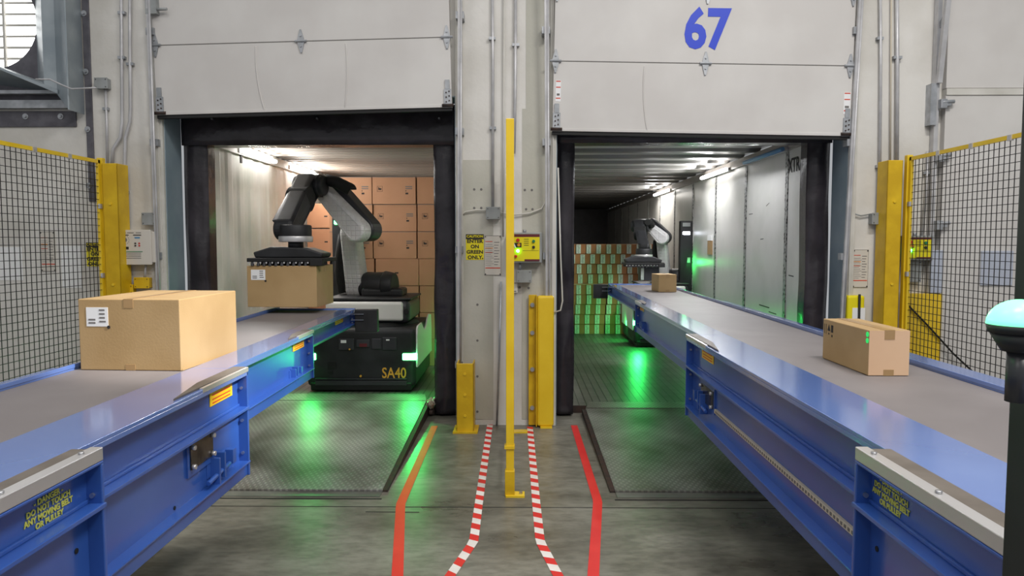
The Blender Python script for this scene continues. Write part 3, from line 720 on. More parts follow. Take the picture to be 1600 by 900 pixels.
conveyor(-1, 'belt_conveyor', 'blue telescopic belt conveyor reaching the corrugated trailer and near robot', (1.318, 1.40, 1.50, 1.57), (2.22, 3.64, 5.16, 6.80), (.93, .555, .345, .165), (.17, .195, 0, 0), 1.695, 2.30, 2.46, .0058,
    dict(stickers=[(1.448, ((328, 616), (363, 614)), .085), (1.548, ((458, 540), (475, 540)), .08), (1.618, ((524, 503), (536, 503)), .075)], text=(78, 788), win=[(293, 693), (329, 717)], latch=[(1.45, (340, 728, 1.0)), (1.55, (459, 588, .8))], holes=[(0, (98, 744)), (0, (120, 860)), (1, (263, 642)), (1, (273, 795))]))
conveyor(1, 'belt_conveyor', 'blue telescopic belt conveyor reaching deep into the dim trailer', (1.06, 1.155, 1.25, 1.32), (2.25, 4.98, 7.80, 10.80), (.93, .565, .34, .165), (.17, .205, 0, 0), 1.445, 2.11, 2.35, .0042,
    dict(stickers=[(1.203, ((1097, 556), (1115, 556)), .085), (1.298, ((1000, 483), (1006, 483)), .08), (1.368, ((960, 453), (963, 453)), .07)], text=(1391, 772), win=[(1099, 608), (1117, 634)], latch=[(1.205, (1100, 628, 1.0)), (1.30, (1007, 514, .8))], rack=[(1118, 645), (1333, 829)], holes=[(0, (1370, 857)), (1, (1237, 626))]))
# boosted sizes of the two small sticker heights are set from the photograph above

# ================================================================== CARTONS
def carton(name, w, d, h, label, group=None, mat='card', endmat=None, labels=True, tapes=True):
    r = root(name, (0, 0, 0), label, 'carton', group)
    mb = MB(); mb.box(-w / 2, w / 2, -d / 2, d / 2, 0, h); mb.build('carton_body', mat, r, bev=.004)
    return r
def quadpart(parent, name, mats, rects, y, fwd=-.0015):
    mb = MB()
    for (x0, x1, z0, z1, mi) in rects:
        mb.m = mi; mb.box(x0, x1, y + fwd * (1 + mi * .6), y, z0, z1)
    return mb.build(name, mats, parent)
def address_label(parent, x, z, w, h, y):
    rects = [(x, x + w, z, z + h, 0)]
    for k in range(4): rects.append((x + w * .6, x + w * (.86 if k < 3 else .9), z + h * (.82 - .2 * k), z + h * (.90 - .2 * k), 1))
    for k in range(2): rects.append((x + w * .1, x + w * .42, z + h * (.32 - .17 * k), z + h * (.40 - .17 * k), 1))
    return quadpart(parent, 'shipping_label', ['paper', 'inkgrey'], rects, y)
def tape_seam(parent, w, d, h, along_x=True):
    if along_x:
        bs_ = [(-w / 2 - .001, w / 2 + .001, -.03, .03, h - .0005, h + .0015)] + [(sx * w / 2, sx * (w / 2 + .0015), -.03, .03, h - .06, h) for sx in (-1, 1)]
    else:
        bs_ = [(-.025, .025, -d / 2 - .001, d / 2 + .001, h - .0005, h + .0015)]
        for sy in (-1, 1): bs_ += [(-.025, .025, sy * d / 2, sy * (d / 2 + .0015), h - .045, h), (-.025, .025, sy * d / 2, sy * (d / 2 + .0015), .0, .03)]
    for q in bs_:
        mb = MB(); mb.box(*q); mb.build('packing_tape', 'tape', parent)
BZ = lambda y, k: .992 + k * (y - 2.2)
# big carton on the near conveyor
c1 = carton('carton', .535, .64, .365, 'large brown carton with a white label riding on the near belt')
address_label(c1, -.225, .225, .115, .098, -.32)
mb = MB(); mb.cyl((-.108, -.3205, .222), (-.108, -.3225, .222), .0085, seg=16); mb.build('round_dot', 'ink', c1)
tape_seam(c1, .535, .64, .365, False)
mb = MB(); mb.box(.266, .2695, -.31, .31, .0, .008); mb.build('bottom_flap', 'card', c1)
a, b_ = on(108.6, 584, 'z', .997), on(265.8, 586, 'z', .997)
c1.location = ((a.x + b_.x) / 2 + .02, 3.62 + .315, BZ(3.9, .0058)); c1.rotation_euler = (math.atan(.0058), 0, R(-3))
# carton gripped by the robot
c2 = carton('carton', .635, .50, .372, 'brown labelled carton held up by the robot gripper')
address_label(c2, -.28, .245, .13, .092, -.25)
mb = MB(); mb.cyl((-.148, -.2505, .236), (-.148, -.2525, .236), .0095, seg=16); mb.build('round_dot', 'ink', c2)
tape_seam(c2, .635, .50, .372, True)
c2.location = (-2.135, 6.66, 1.075); c2.rotation_euler[2] = R(-2)
# carton on the far conveyor
c3 = carton('carton', .20, .535, .225, 'long brown carton with green marks alone on the far belt', mat='card')
mb = MB(); mb.box(-.099, .099, -.2685, -.267, .002, .223); mb.build('carton_end', 'cardlight', c3)
tape_seam(c3, .20, .537, .225, False)
mb = MB()
for y, z0, z1, kind in ((.235, .165, .2, 0), (.19, .165, .2, 1), (.15, .165, .2, 2)):
    if kind == 0:
        mb.box(-.1015, -.1, y - .012, y - .009, z0 - .02, z1); mb.box(-.1015, -.1, y + .009, y + .012, z0 - .02, z1)
    elif kind == 1: mb.prism([(-.1015, y - .018, z0), (-.1015, y + .018, z0), (-.1015, y, z1)], (.0015, 0, 0)); mb.box(-.1015, -.1, y - .006, y + .006, z0 - .02, z0 - .012)
    else: mb.box(-.1015, -.1, y - .012, y + .012, z0 - .005, z1); mb.box(-.1015, -.1, y - .006, y + .006, z0 - .03, z0 - .018)
mb.build('handling_symbols', 'ink', c3)
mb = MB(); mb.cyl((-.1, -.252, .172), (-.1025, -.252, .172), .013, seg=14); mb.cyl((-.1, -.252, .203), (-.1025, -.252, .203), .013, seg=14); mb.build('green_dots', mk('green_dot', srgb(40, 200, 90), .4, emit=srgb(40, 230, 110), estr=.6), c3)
c3.location = (1.715 + .10, 3.79, BZ(3.8, .0042)); c3.rotation_euler[0] = math.atan(.0042)
c4 = carton('carton', .235, .34, .225, 'small brown carton at the far end of the belt beside the distant robot')
tape_seam(c4, .235, .34, .225, False)
c4.location = (1.885, 9.42, BZ(9.4, .0042)); c4.rotation_euler = (math.atan(.0042), 0, R(5))

# printed cartons stacked in the near trailer
def marks(parent, w, h, y):
    rects = []
    cx, cz, s_ = -w / 2 + .095, h * .56, .034
    rects += [(cx - s_, cx + s_, cz - s_, cz - s_ + .003, 0), (cx - s_, cx + s_, cz + s_ - .003, cz + s_, 0), (cx - s_, cx - s_ + .003, cz - s_, cz + s_, 0), (cx + s_ - .003, cx + s_, cz - s_, cz + s_, 0)]
    rects += [(cx - .018, cx - .008, cz - .006, cz + .02, 0), (cx - .008, cx + .004, cz - .01, cz + .008, 0), (cx + .006, cx + .02, cz - .008, cz + .008, 0), (cx - .02, cx + .02, cz - .013, cz - .008, 0)]
    x = w / 2 - .13
    rects += [(x, x + .085, h * .62, h * .66, 1), (x, x + .085, h * .55, h * .585, 1), (x, x + .012, h * .47, h * .50, 0), (x, x + .035, h * .36, h * .42, 0)]
    return quadpart(parent, 'printed_marks', ['ink', 'inkgrey'], rects, y)
BW, BH, BD, BY = .545, .339, .45, 8.98
proto = carton('carton', BW - .006, BD, BH - .004, '', 'printed cartons stacked in the corrugated trailer', 'card2')
mb = MB(); mb.box(-BW / 2 + .002, BW / 2 - .002, -BD / 2 - .001, -BD / 2, BH * .995 - .006, BH * .995); mb.build('flap_edge', 'inkgrey', proto)
marks(proto, BW, BH, -BD / 2)
plain = carton('carton', BW - .006, BD, BH - .004, '', 'printed cartons stacked in the corrugated trailer', 'card2')
quadpart(plain, 'printed_marks', ['ink', 'ink'], [(-.03, .015, .15, .168, 0)], -BD / 2)
first = {0: True, 1: True}
cols = [(-2.12, 'stack behind the white robot column'), (-1.57, 'middle stack'), (-1.015, 'stack beside the black dock pad')]
for ci, (x, nm) in enumerate(cols):
    for rw in range(7):                     # rw 0 = top
        pk = 1 if (rw >= 3 or (ci == 2 and rw == 0)) else 0
        src = plain if pk else proto
        o = src if first[pk] else copy_tree(src); first[pk] = False
        o['label'] = 'printed brown carton, %s from the top in the %s' % (('topmost' if rw == 0 else ORD[rw]), nm) if rw else 'printed brown carton topmost in the %s' % nm
        o.location = (x + (.02 if rw > 2 else 0) + random.uniform(-.006, .006), BY + BD / 2 + random.uniform(-.01, .01), .102 + (6 - rw) * BH)
for rw in range(6):
    o = copy_tree(plain); o.location = (-2.69, 9.95 + BD / 2, .102 + (5 - rw) * .352)
    o['label'] = 'brown carton %s in the lower stack against the corrugated wall' % ('topmost' if rw == 0 else ORD[rw] + ' from the top')
    if rw in (0, 1):
        pass
# labelled small cartons in the dim trailer
SW, SH, SD, SY = .1735, .1738, .24, 12.5
sp = carton('carton', SW - .006, SD, SH - .004, '', 'small labelled cartons stacked in the dim trailer', 'card3')
rects = [(-SW / 2 + .004, -SW / 2 + .082, .006, SH - .012, 0)]
for k in range(7): rects.append((-SW / 2 + .012 + random.uniform(0, .02), -SW / 2 + .07 - random.uniform(0, .02), .02 + k * .02, .028 + k * .02, 1))
quadpart(sp, 'carton_label', ['label_green', 'inkgrey'], rects, -SD / 2)
fst = True
offs = [.02, .095, .035, .055, .03, .03, .015, .0, .0]
COUNT = 'first second third fourth fifth sixth seventh eighth ninth tenth'.split()
for rw in range(9):
    for cc in range(9):
        x = .86 + offs[rw] + cc * (SW + .002) + (.012 if rw > 3 and cc > 3 else 0) + random.uniform(-.003, .003)
        o = sp if fst else copy_tree(sp); fst = False
        o.location = (x, SY + SD / 2 + random.uniform(-.012, .012), .062 + (8 - rw) * SH + (.012 if rw < 4 else 0))
        o['label'] = 'small labelled carton, %s row from the top, %s from the black dock pad' % ('first' if rw == 0 else ORD[rw], COUNT[cc])
mb = MB(); mb.box(.76, 2.48, SY - .02, SY + SD, .062 + 5 * SH - .001, .062 + 5 * SH + .010)
tag(mb.build('slip_sheet', 'cardlight'), 'tan cardboard sheet between upper and lower rows of small cartons', 'slip sheet')

# ================================================================== ROBOTS
AXU = Vector((.45, .89, 0)).normalized()
def robot(label, x0, x1, y0, depth, zf, pts, axis, lamp_text, yaw_name, mastpos, heldy):
    cx = (x0 + x1) / 2; y1 = y0 + depth
    r = root('arm_robot', (cx, (y0 + y1) / 2, zf), label, 'robot', 'mobile unloading robots')
    G = lambda z: zf + z
    ch = .665
    # chassis: front profile rounded, swept along Y
    mb = MB(); mb.box(x0, x1, y0, y1, G(.05), G(ch)); mb.build('chassis', 'black', r, bev=.05, segs=4)
    mb = MB(); mb.box(x0 + .04, x1 - .04, y0 - .012, y1, G(.012), G(.10)); mb.build('bumper_skirt', 'rubber', r, bev=.015)
    mb = MB(); mb.box(x0 + .09, x1 - .09, y0 - .022, y0, G(.13), G(.145)); mb.box(x0 + .09, x1 - .09, y0 - .016, y0, G(.07), G(.12)); mb.build('front_bumper', 'charcoal', r, bev=.004)
    # connector panels on the front
    mb = MB()
    w = x1 - x0
    for a, b_, c, d in ((.30, .44, .44, .56), (.46, .58, .47, .55), (.60, .69, .45, .56), (.70, .83, .44, .575)):
        mb.box(x0 + w * a, x0 + w * b_, y0 - .012, y0 + .01, G(c), G(d))
    mb.build('connector_panel', 'charcoal', r, bev=.006)
    mb = MB(); mb.box(x0 + w * .32, x0 + w * .37, y0 - .016, y0, G(.515), G(.545)); mb.build('panel_tag', 'paper', r)
    mb = MB(); mb.box(x0 + w * .735, x0 + w * .765, y0 - .016, y0, G(.54), G(.555)); mb.build('panel_tag', 'paper', r)
    mb = MB(); mb.cyl((x0 + w * .40, y0 - .014, G(.45)), (x0 + w * .40, y0 - .02, G(.45)), .009, seg=10); mb.cyl((x0 + w * .5, y0 - .014, G(.17)), (x0 + w * .5, y0 - .03, G(.17)), .012, seg=10); mb.build('panel_knob', 'gold', r)
    mb = MB(); mb.box(x0 + w * .49, x0 + w * .56, y0 - .015, y0, G(.475), G(.51)); mb.build('red_switch', 'maroon', r)
    mb = MB(); mb.box(x0 + w * .20, x0 + w * .27, y0 - .01, y0 + .01, G(.24), G(.31)); mb.box(x0 + w * .2, x0 + w * .24, y0 - .01, y0 + .01, G(.19), G(.22)); mb.build('scanner_port', 'rubber', r)
    for xa, xb in ((x0 - .012, x0 + .10), (x1 - .135, x1 + .012)):
        mb = MB(); mb.box(xa, xb, y0 - .012, y0 + .06, G(.335), G(.405)); mb.build('corner_lamp', 'green', r, bev=.008)
    if lamp_text: text(lamp_text, 'fleet_lettering', 'gold', r, (x1 - .225, y0 - .003, G(.195)), .155, off=.002, sx=.78)
    # white side fairings with a cut for the turret
    for sx, xs in ((-1, x0), (1, x1)):
        mb = MB()
        prof = [(y0 + .03, .255), (y0 + .03, .60), (y0 + .05, .66), (y0 + .10, .685), (y0 + .36, .69), (y0 + .45, .64), (y0 + .6, .58), (y0 + .76, .62), (y0 + .88, .69), (y0 + 1.0, .72), (y1 - .05, .70), (y1 - .02, .55), (y1 - .02, .255)]
        mb.prism([(xs, y, G(z)) for y, z in prof], (sx * .02, 0, 0)); mb.build('side_fairing', 'white', r, bev=.006)
    # turret: black drum and white front shell
    tx, ty = cx + .03 * w, y0 + .62
    mb = MB(); mb.cyl((tx, ty, G(ch - .02)), (tx, ty, G(.70)), w * .44, w * .40, seg=40); mb.build('turret_bearing', 'rubber', r)
    mb = MB(); mb.box(tx - w * .41, tx + w * .39, ty - .40, ty + .42, G(.69), G(.945)); mb.build('turret_body', 'charcoal', r, bev=.07, segs=4)
    mb = MB(); mb.box(tx - w * .40, tx + w * .33, ty - .425, ty - .2, G(.72), G(.925)); mb.build('turret_shell', 'white', r, bev=.03, segs=3)
    mb = MB(); mb.box(tx - w * .41, tx + w * .40, ty - .38, ty + .43, G(.94), G(.965)); mb.build('turret_deck', 'black', r, bev=.012)
    mb = MB(); mb.cyl((tx + w * .36, ty - .40, G(.82)), (tx + w * .36, ty - .42, G(.82)), .03, seg=14); mb.build('sensor_lens', 'rubber', r)
    # shoulder, column, upper link, elbow, forearm, wrist
    ax = Vector(axis).normalized()
    S, E1, U0, U1, W = [Vector(pts[k]) for k in ('shoulder', 'col_top', 'up_bot', 'up_top', 'wrist')]
    k = pts['k']
    mb = MB(); mb.cyl(S + ax * .07 * k, S + ax * .12 * k, .14 * k, seg=24); mb.cyl(S + ax * .12 * k, S + ax * .34 * k, .155 * k, seg=24); mb.cyl(S + ax * .34 * k, S + ax * .46 * k, .17 * k, .145 * k, seg=24); mb.build('shoulder_motor', 'black', r, bev=.012)
    mb = MB(); c = S + ax * .30 * k; mb.box(c.x - .20 * k, c.x + .26 * k, c.y - .16 * k, c.y + .2 * k, G(.955), c.z - .02); mb.build('shoulder_mount', 'black', r, bev=.03, segs=3)
    mb = MB(); mb.link(S, E1, .135 * k, .115 * k, ax, -.09 * k, .09 * k); mb.build('column_link', 'quilt', r, bev=.03, segs=3)
    mb = MB(); q0 = S - ax * .17 * k; q1 = E1 - ax * .13 * k
    back = Vector((-ax.y, ax.x, 0)) * .06
    mb.tube([q0 + back + Vector((0, 0, -.08)), q0.lerp(q1, .3) + back * 1.8 - ax * .05, q0.lerp(q1, .62) + back * 1.2 - ax * .03, q1 + back], [.075 * k, .08 * k, .065 * k, .045 * k], 10); mb.build('cable_bundle', 'rubber', r)
    mb = MB(); mb.cyl(E1 - ax * .02, U0 + AXU * .10, .09 * k, seg=20); mb.build('elbow_joint', 'charcoal', r, bev=.01)
    mb = MB(); mb.link(U0, U1, .118 * k, .075 * k, AXU, -.13 * k, .03 * k); mb.build('upper_link', 'quilt', r, bev=.028, segs=3)
    mb = MB(); mb.link(U0 + Vector((0, 0, .015)), U1 + Vector((.02, 0, .03)), .122 * k, .10 * k, AXU, .03 * k, .21 * k); mb.build('upper_link_casing', 'charcoal', r, bev=.03, segs=3)
    mb = MB(); mb.link(U1 - ax * .02, pts['elbow'], .12 * k, .115 * k, ax, -.17 * k, .06 * k); mb.cyl(Vector(pts['elbow']) - ax * .23 * k, Vector(pts['elbow']) + ax * .10 * k, .105 * k, seg=20); mb.build('elbow_housing', 'black', r, bev=.02, segs=3)
    E = Vector(pts['elbow']); fa = E - ax * .10 * k
    mb = MB(); mb.link(fa, W, .125 * k, .105 * k, ax, -.10 * k, .085 * k); mb.build('forearm_link', 'black', r, bev=.03, segs=3)
    mid = fa.lerp(W, .34); mb = MB(); mb.link(mid - (W - fa).normalized() * .012, mid + (W - fa).normalized() * .012, .122 * k, .122 * k, ax, -.108 * k, .093 * k); mb.build('forearm_collar', 'rubber', r)
    # balancer tube along the upper link
    a, b_ = Vector(pts['bal0']), Vector(pts['bal1']); mb = MB(); mb.tube([a, a.lerp(b_, .5) + Vector((0, 0, .02)), b_], [.06 * k, .062 * k, .068 * k], 14); mb.dome(b_, .068 * k); mb.build('balancer_tube', 'rubber', r)
    # wrist and gripper
    wq = Vector(pts['wristpuck']); gz = pts['pad_z']; gx, gy = pts['grip']
    mb = MB(); mb.cyl(wq + Vector((0, 0, -.075 * k)), wq + Vector((0, 0, .075 * k)), .145 * k, seg=28); mb.build('wrist_body', 'black', r, bev=.015)
    mb = MB(); mb.cyl(wq + Vector((0, 0, -.085 * k)), wq + Vector((0, 0, -.03 * k)), .155 * k, seg=28); mb.build('wrist_ring', 'alu', r, bev=.006)
    mb = MB(); mb.cyl((wq.x, wq.y, gz + .16), (wq.x, wq.y, wq.z - .08 * k), .07 * k, seg=18); mb.build('wrist_flange', 'charcoal', r)
    gw, gd = .30 * k + .02, .26 * k
    mb = MB(); mb.prism([(gx - gw * .95, gy - gd * .6, gz + .07), (gx + gw * .95, gy - gd * .6, gz + .07), (gx + gw, gy - gd * .6, gz + .11), (gx + gw * .5, gy - gd * .6, gz + .16), (gx - gw * .5, gy - gd * .6, gz + .17), (gx - gw, gy - gd * .6, gz + .12)], (0, gd * 1.2, 0)); mb.build('gripper_head', 'black', r, bev=.012)
    mb = MB(); mb.box(gx - gw * 1.06, gx + gw * 1.06, gy - gd, gy + gd, gz + .035, gz + .07); mb.box(gx + gw * .72, gx + gw * 1.08, gy - gd * 1.05, gy - gd * .7, gz, gz + .06); mb.build('suction_plate', 'rubber', r, bev=.006)
    mb = MB(); mb.m = 0
    for i in range(12):
        for yy in (gy - gd * .93, gy, gy + gd * .9):
            x = gx - gw + 2 * gw * (i + .5) / 12; mb.cyl((x, yy, gz + .001), (x, yy, gz + .036), .017, .012, seg=8)
    mb.build('suction_cups', 'charcoal', r)
    mb = MB()
    for i in range(13): 
        x = gx - gw + 2 * gw * i / 12; mb.cyl((x, gy - gd * 1.0, gz + .028), (x, gy - gd * 1.02, gz + .028), .008, seg=8)
    mb.build('cup_fittings', 'alu', r)
    # perception mast
    mx, my, mz0, mz1, mw = mastpos
    mb = MB(); mb.box(mx - mw / 2, mx + mw / 2, my, my + .12, G(.6), mz1); mb.build('camera_mast', 'black', r, bev=.01)
    mb = MB(); mb.box(mx - mw * .30, mx + mw * .30, my - .012, my + .01, mz1 - pts['ml'], mz1 - pts['ml'] + .05); mb.build('mast_lamp', pts['mlmat'], r, bev=.008)
    if pts['mlmat'] == 'whitelamp':
        mb = MB(); mb.box(mx - mw * .32, mx + mw * .3, my - .008, my + .01, mz1 - .09, mz1 - .03); mb.box(mx + mw * .1, mx + mw * .34, my - .008, my + .01, mz1 - .66, mz1 - .58); mb.build('camera_window', 'box_grey', r)
    return r
axL = (.985, -.17, 0)
P3 = lambda px, py, y: on(px, py, 'y', y)
robot('near black and white mobile arm robot marked SA40 holding a carton', -2.229, -1.09, 7.39, 1.22, .10,
      dict(shoulder=P3(557, 446, 8.1), col_top=P3(549, 366, 7.85), up_bot=P3(565, 361, 7.55), up_top=P3(505, 293, 7.75), elbow=P3(494, 290, 7.5), wrist=P3(449, 358, 6.68),
           bal0=P3(508, 281, 7.55), bal1=P3(547, 296, 7.62), wristpuck=P3(462, 364, 6.66), pad_z=1.447, grip=(-2.115, 6.66), k=1.0, ml=.16, mlmat='green'), axL, 'SA40', '', (P3(529, 380, 8.75).x, 8.72, 0, P3(529, 330, 8.7).z, .14), 0)
robot('distant arm robot in the dim trailer behind the belt end', 1.74, 2.70, 10.92, 1.22, .06,
      dict(shoulder=P3(1040, 432, 11.7), col_top=P3(1034, 375, 11.55), up_bot=P3(1036, 372, 11.4), up_top=P3(1014, 352, 11.55), elbow=P3(1006, 353, 11.35), wrist=P3(1009, 386, 11.0),
           bal0=P3(1012, 347, 11.2), bal1=P3(1018, 352, 11.35), wristpuck=P3(1006, 395, 11.0), pad_z=P3(1004, 417, 11.0).z, grip=(P3(1004, 417, 11.0).x, 11.0), k=.85, ml=.22, mlmat='whitelamp'), (.92, -.38, 0), '', '', (P3(1072, 400, 11.4).x, 11.4, 0, P3(1072, 345, 11.4).z, .19), 0)
c5 = carton('carton', .28, .24, .20, 'dark carton with a pale green label under the distant gripper', mat='charcoal')
quadpart(c5, 'carton_label', ['label_green'], [(-.135, -.09, .01, .19, 0)], -.12)
q = P3(1010, 440, 11.0); c5.location = (q.x + .03, 11.0, P3(1004, 417, 11.0).z - .203)

# ================================================================== SAFETY FENCES
def fence(x, y0, y1, zt, label, zb=.12, wide=None, cell=.056, postw=.05):
    r = root('safety_fence', (x, (y0 + y1) / 2, 0), label, 'fence', 'yellow framed mesh fences')
    for y in (y0, y1):
        mb = MB(); mb.box(x - postw / 2, x + postw / 2, y - postw / 2, y + postw / 2, 0.01, zt + .02); mb.build('fence_post', 'yellow', r, bev=.004)
        mb = MB(); mb.box(x - .05, x + .09, y - .05, y + .05, 0, .012); mb.build('post_foot', 'yellow', r)
    mb = MB(); a, b_ = y0 + postw / 2 + .01, y1 - postw / 2 - .01
    mb.box(x - .012, x + .012, a, b_, zt - .03, zt); mb.box(x - .012, x + .012, a, b_, zb, zb + .03); mb.box(x - .012, x + .012, a, a + .025, zb, zt); mb.box(x - .012, x + .012, b_ - .025, b_, zb, zt)
    mb.build('panel_frame', 'yellow', r)
    mb = MB(); w = .0022
    y = a + .03
    while y < b_ - .03: mb.box(x - w, x + w, y - w, y + w, zb + .03, zt - .03); y += cell
    z = zb + .06
    while z < zt - .035: mb.box(x + w, x + 3 * w, a + .025, b_ - .025, z - w, z + w); z += cell
    mb.build('wire_mesh', 'wire', r)
    mb = MB()
    s_ = -1 if x > 0 else 1
    yy = b_ - .42
    while yy > a: mb.box(x, x + s_ * .02, yy - .02, yy + .02, zt - .04, zt - .0); yy -= .42
    for z in (zt - .4, zt - 1.0, zt - 1.6): mb.box(x, x + s_ * .02, b_ - .03, b_ + .0, z - .02, z + .02)
    mb.build('mesh_clips', 'alu', r)
    return r
fence(-3.655, 3.4, 6.26, 2.37, 'yellow framed mesh fence behind the near conveyor and large carton')
fence(3.34, 3.4, 6.26, 2.385, 'yellow framed mesh fence behind the far conveyor and long carton')
r = root('safety_fence', (-.066, 5.39, 0), 'yellow fence seen edge on standing between the striped floor tapes', 'fence', 'yellow framed mesh fences')
xs, y0, y1 = -.066, 4.61, 6.19
mb = MB(); mb.box(xs - .026, xs + .026, y0 - .026, y0 + .026, .01, 2.437); mb.build('fence_post', 'yellow', r, bev=.004)
mb = MB(); mb.box(xs - .033, xs + .03, y0 - .034, y0 + .034, .004, .17); mb.build('post_sleeve', 'yellowd', r, bev=.004)
mb = MB(); mb.box(xs - .028, xs + .095, y0 - .05, y0 + .04, 0, .012); mb.m = 1; mb.cyl((xs + .07, y0 - .01, .012), (xs + .07, y0 - .01, .026), .012, seg=6); mb.build('post_foot', ['yellow', 'steel'], r)
mb = MB(); mb.box(xs - .036, xs + .03, y0 - .033, y0 + .033, .315, .335); mb.build('post_clamp', 'yellow', r)
mb = MB(); mb.box(xs - .045, xs + .005, y1 - .025, y1 + .025, .01, 2.41); mb.build('fence_post', 'yellow', r, bev=.004)
mb = MB(); mb.box(xs - .03, xs + .13, y1 - .05, y1 + .04, 0, .012); mb.build('post_foot', 'yellow', r)
mb = MB(); x = xs - .008
mb.box(x - .01, x + .01, y0 + .05, y1 - .05, 2.28, 2.31); mb.box(x - .01, x + .01, y0 + .05, y1 - .05, .13, .16); mb.box(x - .01, x + .01, y1 - .07, y1 - .045, .13, 2.31); mb.box(x - .01, x + .01, y0 + .045, y0 + .07, .13, 2.31); mb.build('panel_frame', 'yellow', r)
mb = MB(); w = .002; y = y0 + .09
while y < y1 - .08: mb.box(x - w, x + w, y - w, y + w, .16, 2.28); y += .056
z = .2
while z < 2.27: mb.box(x - w, x + w, y0 + .07, y1 - .07, z - w, z + w); z += .056
mb.build('wire_mesh', 'wire', r)

# ------------------------------------------------------------------ yellow guards
def wall_box(name, mats, a, b_, y0, y1, label, cat, group=None, parent=None, bev=.004, extra=None):
    u, v = on(a[0], a[1], 'y', y0), on(b_[0], b_[1], 'y', y0)
    mb = MB(); mb.box(u.x, v.x, y0, y1, v.z, u.z)
    if extra: extra(mb, u, v)
    o = mb.build(name, mats, parent, bev=bev)
    return tag(o, label, cat, group) if parent is None else o
# guards beside the fence posts: folded steel channels
def channel_guard(x0, x1, y0, y1, h, label, open_side, holes=()):
    r = root('column_guard', ((x0 + x1) / 2, (y0 + y1) / 2, 0), label, 'guard', 'yellow steel guards')
    mb = MB(); t = .012
    mb.box(x0, x1, y0, y0 + t, .004, h); mb.box(x0, x0 + t, y0, y1, .004, h); mb.box(x1 - t, x1, y0, y1, .004, h)
    mb.build('guard_channel', 'yellowd', r, bev=.006)
    mb = MB(); mb.box(x0 - .03, x1 + .035, y0 - .03, y1, 0, .014); mb.build('foot_plate', 'yellowd', r)
    mb = MB()
    for f in (.25, .55, .85): mb.cyl(((x0 + x1) / 2, y0, h * f), ((x0 + x1) / 2, y0 - .008, h * f), .012, seg=8)
    mb.build('guard_bolts', 'yellow', r)
    return r
gx = on(160, 300, 'y', 6.22).x; gx2 = on(184, 300, 'y', 6.22).x
channel_guard(gx, gx2, 6.22, 6.40, on(170, 255, 'y', 6.22).z, 'tall yellow channel guard beside the grey door controller', 0)
gx = on(1386, 300, 'y', 6.22).x; gx2 = on(1410, 300, 'y', 6.22).x
channel_guard(gx, gx2, 6.22, 6.40, on(1400, 250, 'y', 6.22).z, 'tall yellow channel guard beside the long carton and mesh', 0)
channel_guard(-.555, -.405, 6.15, 6.38, .61, 'short yellow channel guard with scraped foot at the pier', 0)
# bolted angle guard on the pier
r = root('column_guard', (.19, 6.36, 0), 'waist high yellow bolted guard at the pier corner by the dim trailer', 'guard', 'yellow steel guards')
mb = MB(); mb.box(.075, .15, 6.385, 6.40, .01, 1.19); mb.box(.14, .15, 6.33, 6.40, .01, 1.19); mb.build('angle_plate', 'yellowd', r, bev=.003)
mb = MB(); mb.box(.15, .30, 6.33, 6.42, .012, 1.185); mb.build('guard_channel', 'yellow', r, bev=.02, segs=3)
mb = MB(); mb.box(.18, .285, 6.30, 6.42, 0, .014); mb.build('foot_plate', 'yellow', r)
for z in (.17, .52, .85, 1.10):
    mb = MB(); mb.cyl((.108, 6.385, z), (.108, 6.365, z), .02, seg=8); mb.build('guard_bolt', 'galv', r)
# guard with paper sheet at the next pier
u, v = on(1325, 462, 'y', 6.33), on(1352, 462, 'y', 6.33)
r = root('column_guard', (u.x, 6.36, 0), 'low yellow guard with a white paper sheet behind the long carton', 'guard', 'yellow steel guards')
mb = MB(); mb.box(u.x, v.x, 6.33, 6.43, .004, u.z); mb.build('guard_channel', 'signyellow', r, bev=.02, segs=3)
p0, p1 = on(1332, 481, 'y', 6.328), on(1351, 504, 'y', 6.328)
mb = MB(); mb.box(p0.x, p1.x, 6.326, 6.33, p1.z, p0.z); mb.build('paper_sheet', 'paper', r)
q0 = on(1344, 460, 'y', 6.31); mb = MB(); mb.tube([(q0.x, 6.32, q0.z), (q0.x + .003, 6.322, .8), (q0.x, 6.322, .3)], .011, 8); tag(mb.build('black_strap', 'rubber'), 'thin black strap hanging over the low yellow guard', 'strap')
# guard plate behind the far fence
r0 = wall_box('column_guard', ['yellow'], (1416, 459), (1465, 672), 6.33, 6.43, 'wide yellow guard plate seen through the mesh under the control panel', 'guard', 'yellow steel guards')

# ------------------------------------------------------------------ wall hardware
def pipe(name, pts, rr, label, mat='conduit', y=6.405, clamps=(), cat='conduit', grp='conduits on the dock wall'):
    P = [on(a, b_, 'y', y) for a, b_ in pts]
    r = root(name, (P[-1].x, y, P[-1].z), label, cat, grp)
    mb = MB(); mb.tube(P, rr, 10); mb.build('pipe', mat, r)
    for cx_, cy_ in clamps:
        q = on(cx_, cy_, 'y', y); mb = MB(); mb.box(q.x - rr * 2.2, q.x + rr * 2.2, y - rr * .8, WY, q.z - .012, q.z + .012); mb.build('pipe_clamp', 'galv', r)
    return r
pipe('conduit', [(769, -60), (770, 100), (770, 324)], .013, 'thin grey conduit running down the pier to a junction box', clamps=[(769, 60), (770, 200)])
pipe('conduit', [(806, -60), (805, 150), (803, 240)], .014, 'grey conduit on the pier behind the tall yellow fence post', clamps=[(806, 70)])
pipe('conduit', [(788, -60), (787, 200), (786, 370)], .008, 'very thin pale conduit along the middle of the pier', 'trim')
pipe('conduit', [(783, 440), (780, 560), (776, 672)], .009, 'thin dark rod leaning on the foot of the pier', 'galv')
pipe('conduit', [(189, -60), (190, 60), (191, 190), (188, 215), (177, 232), (175, 262)], .014, 'grey conduit bending toward the tall yellow guard', clamps=[(190, 20), (190, 90)])
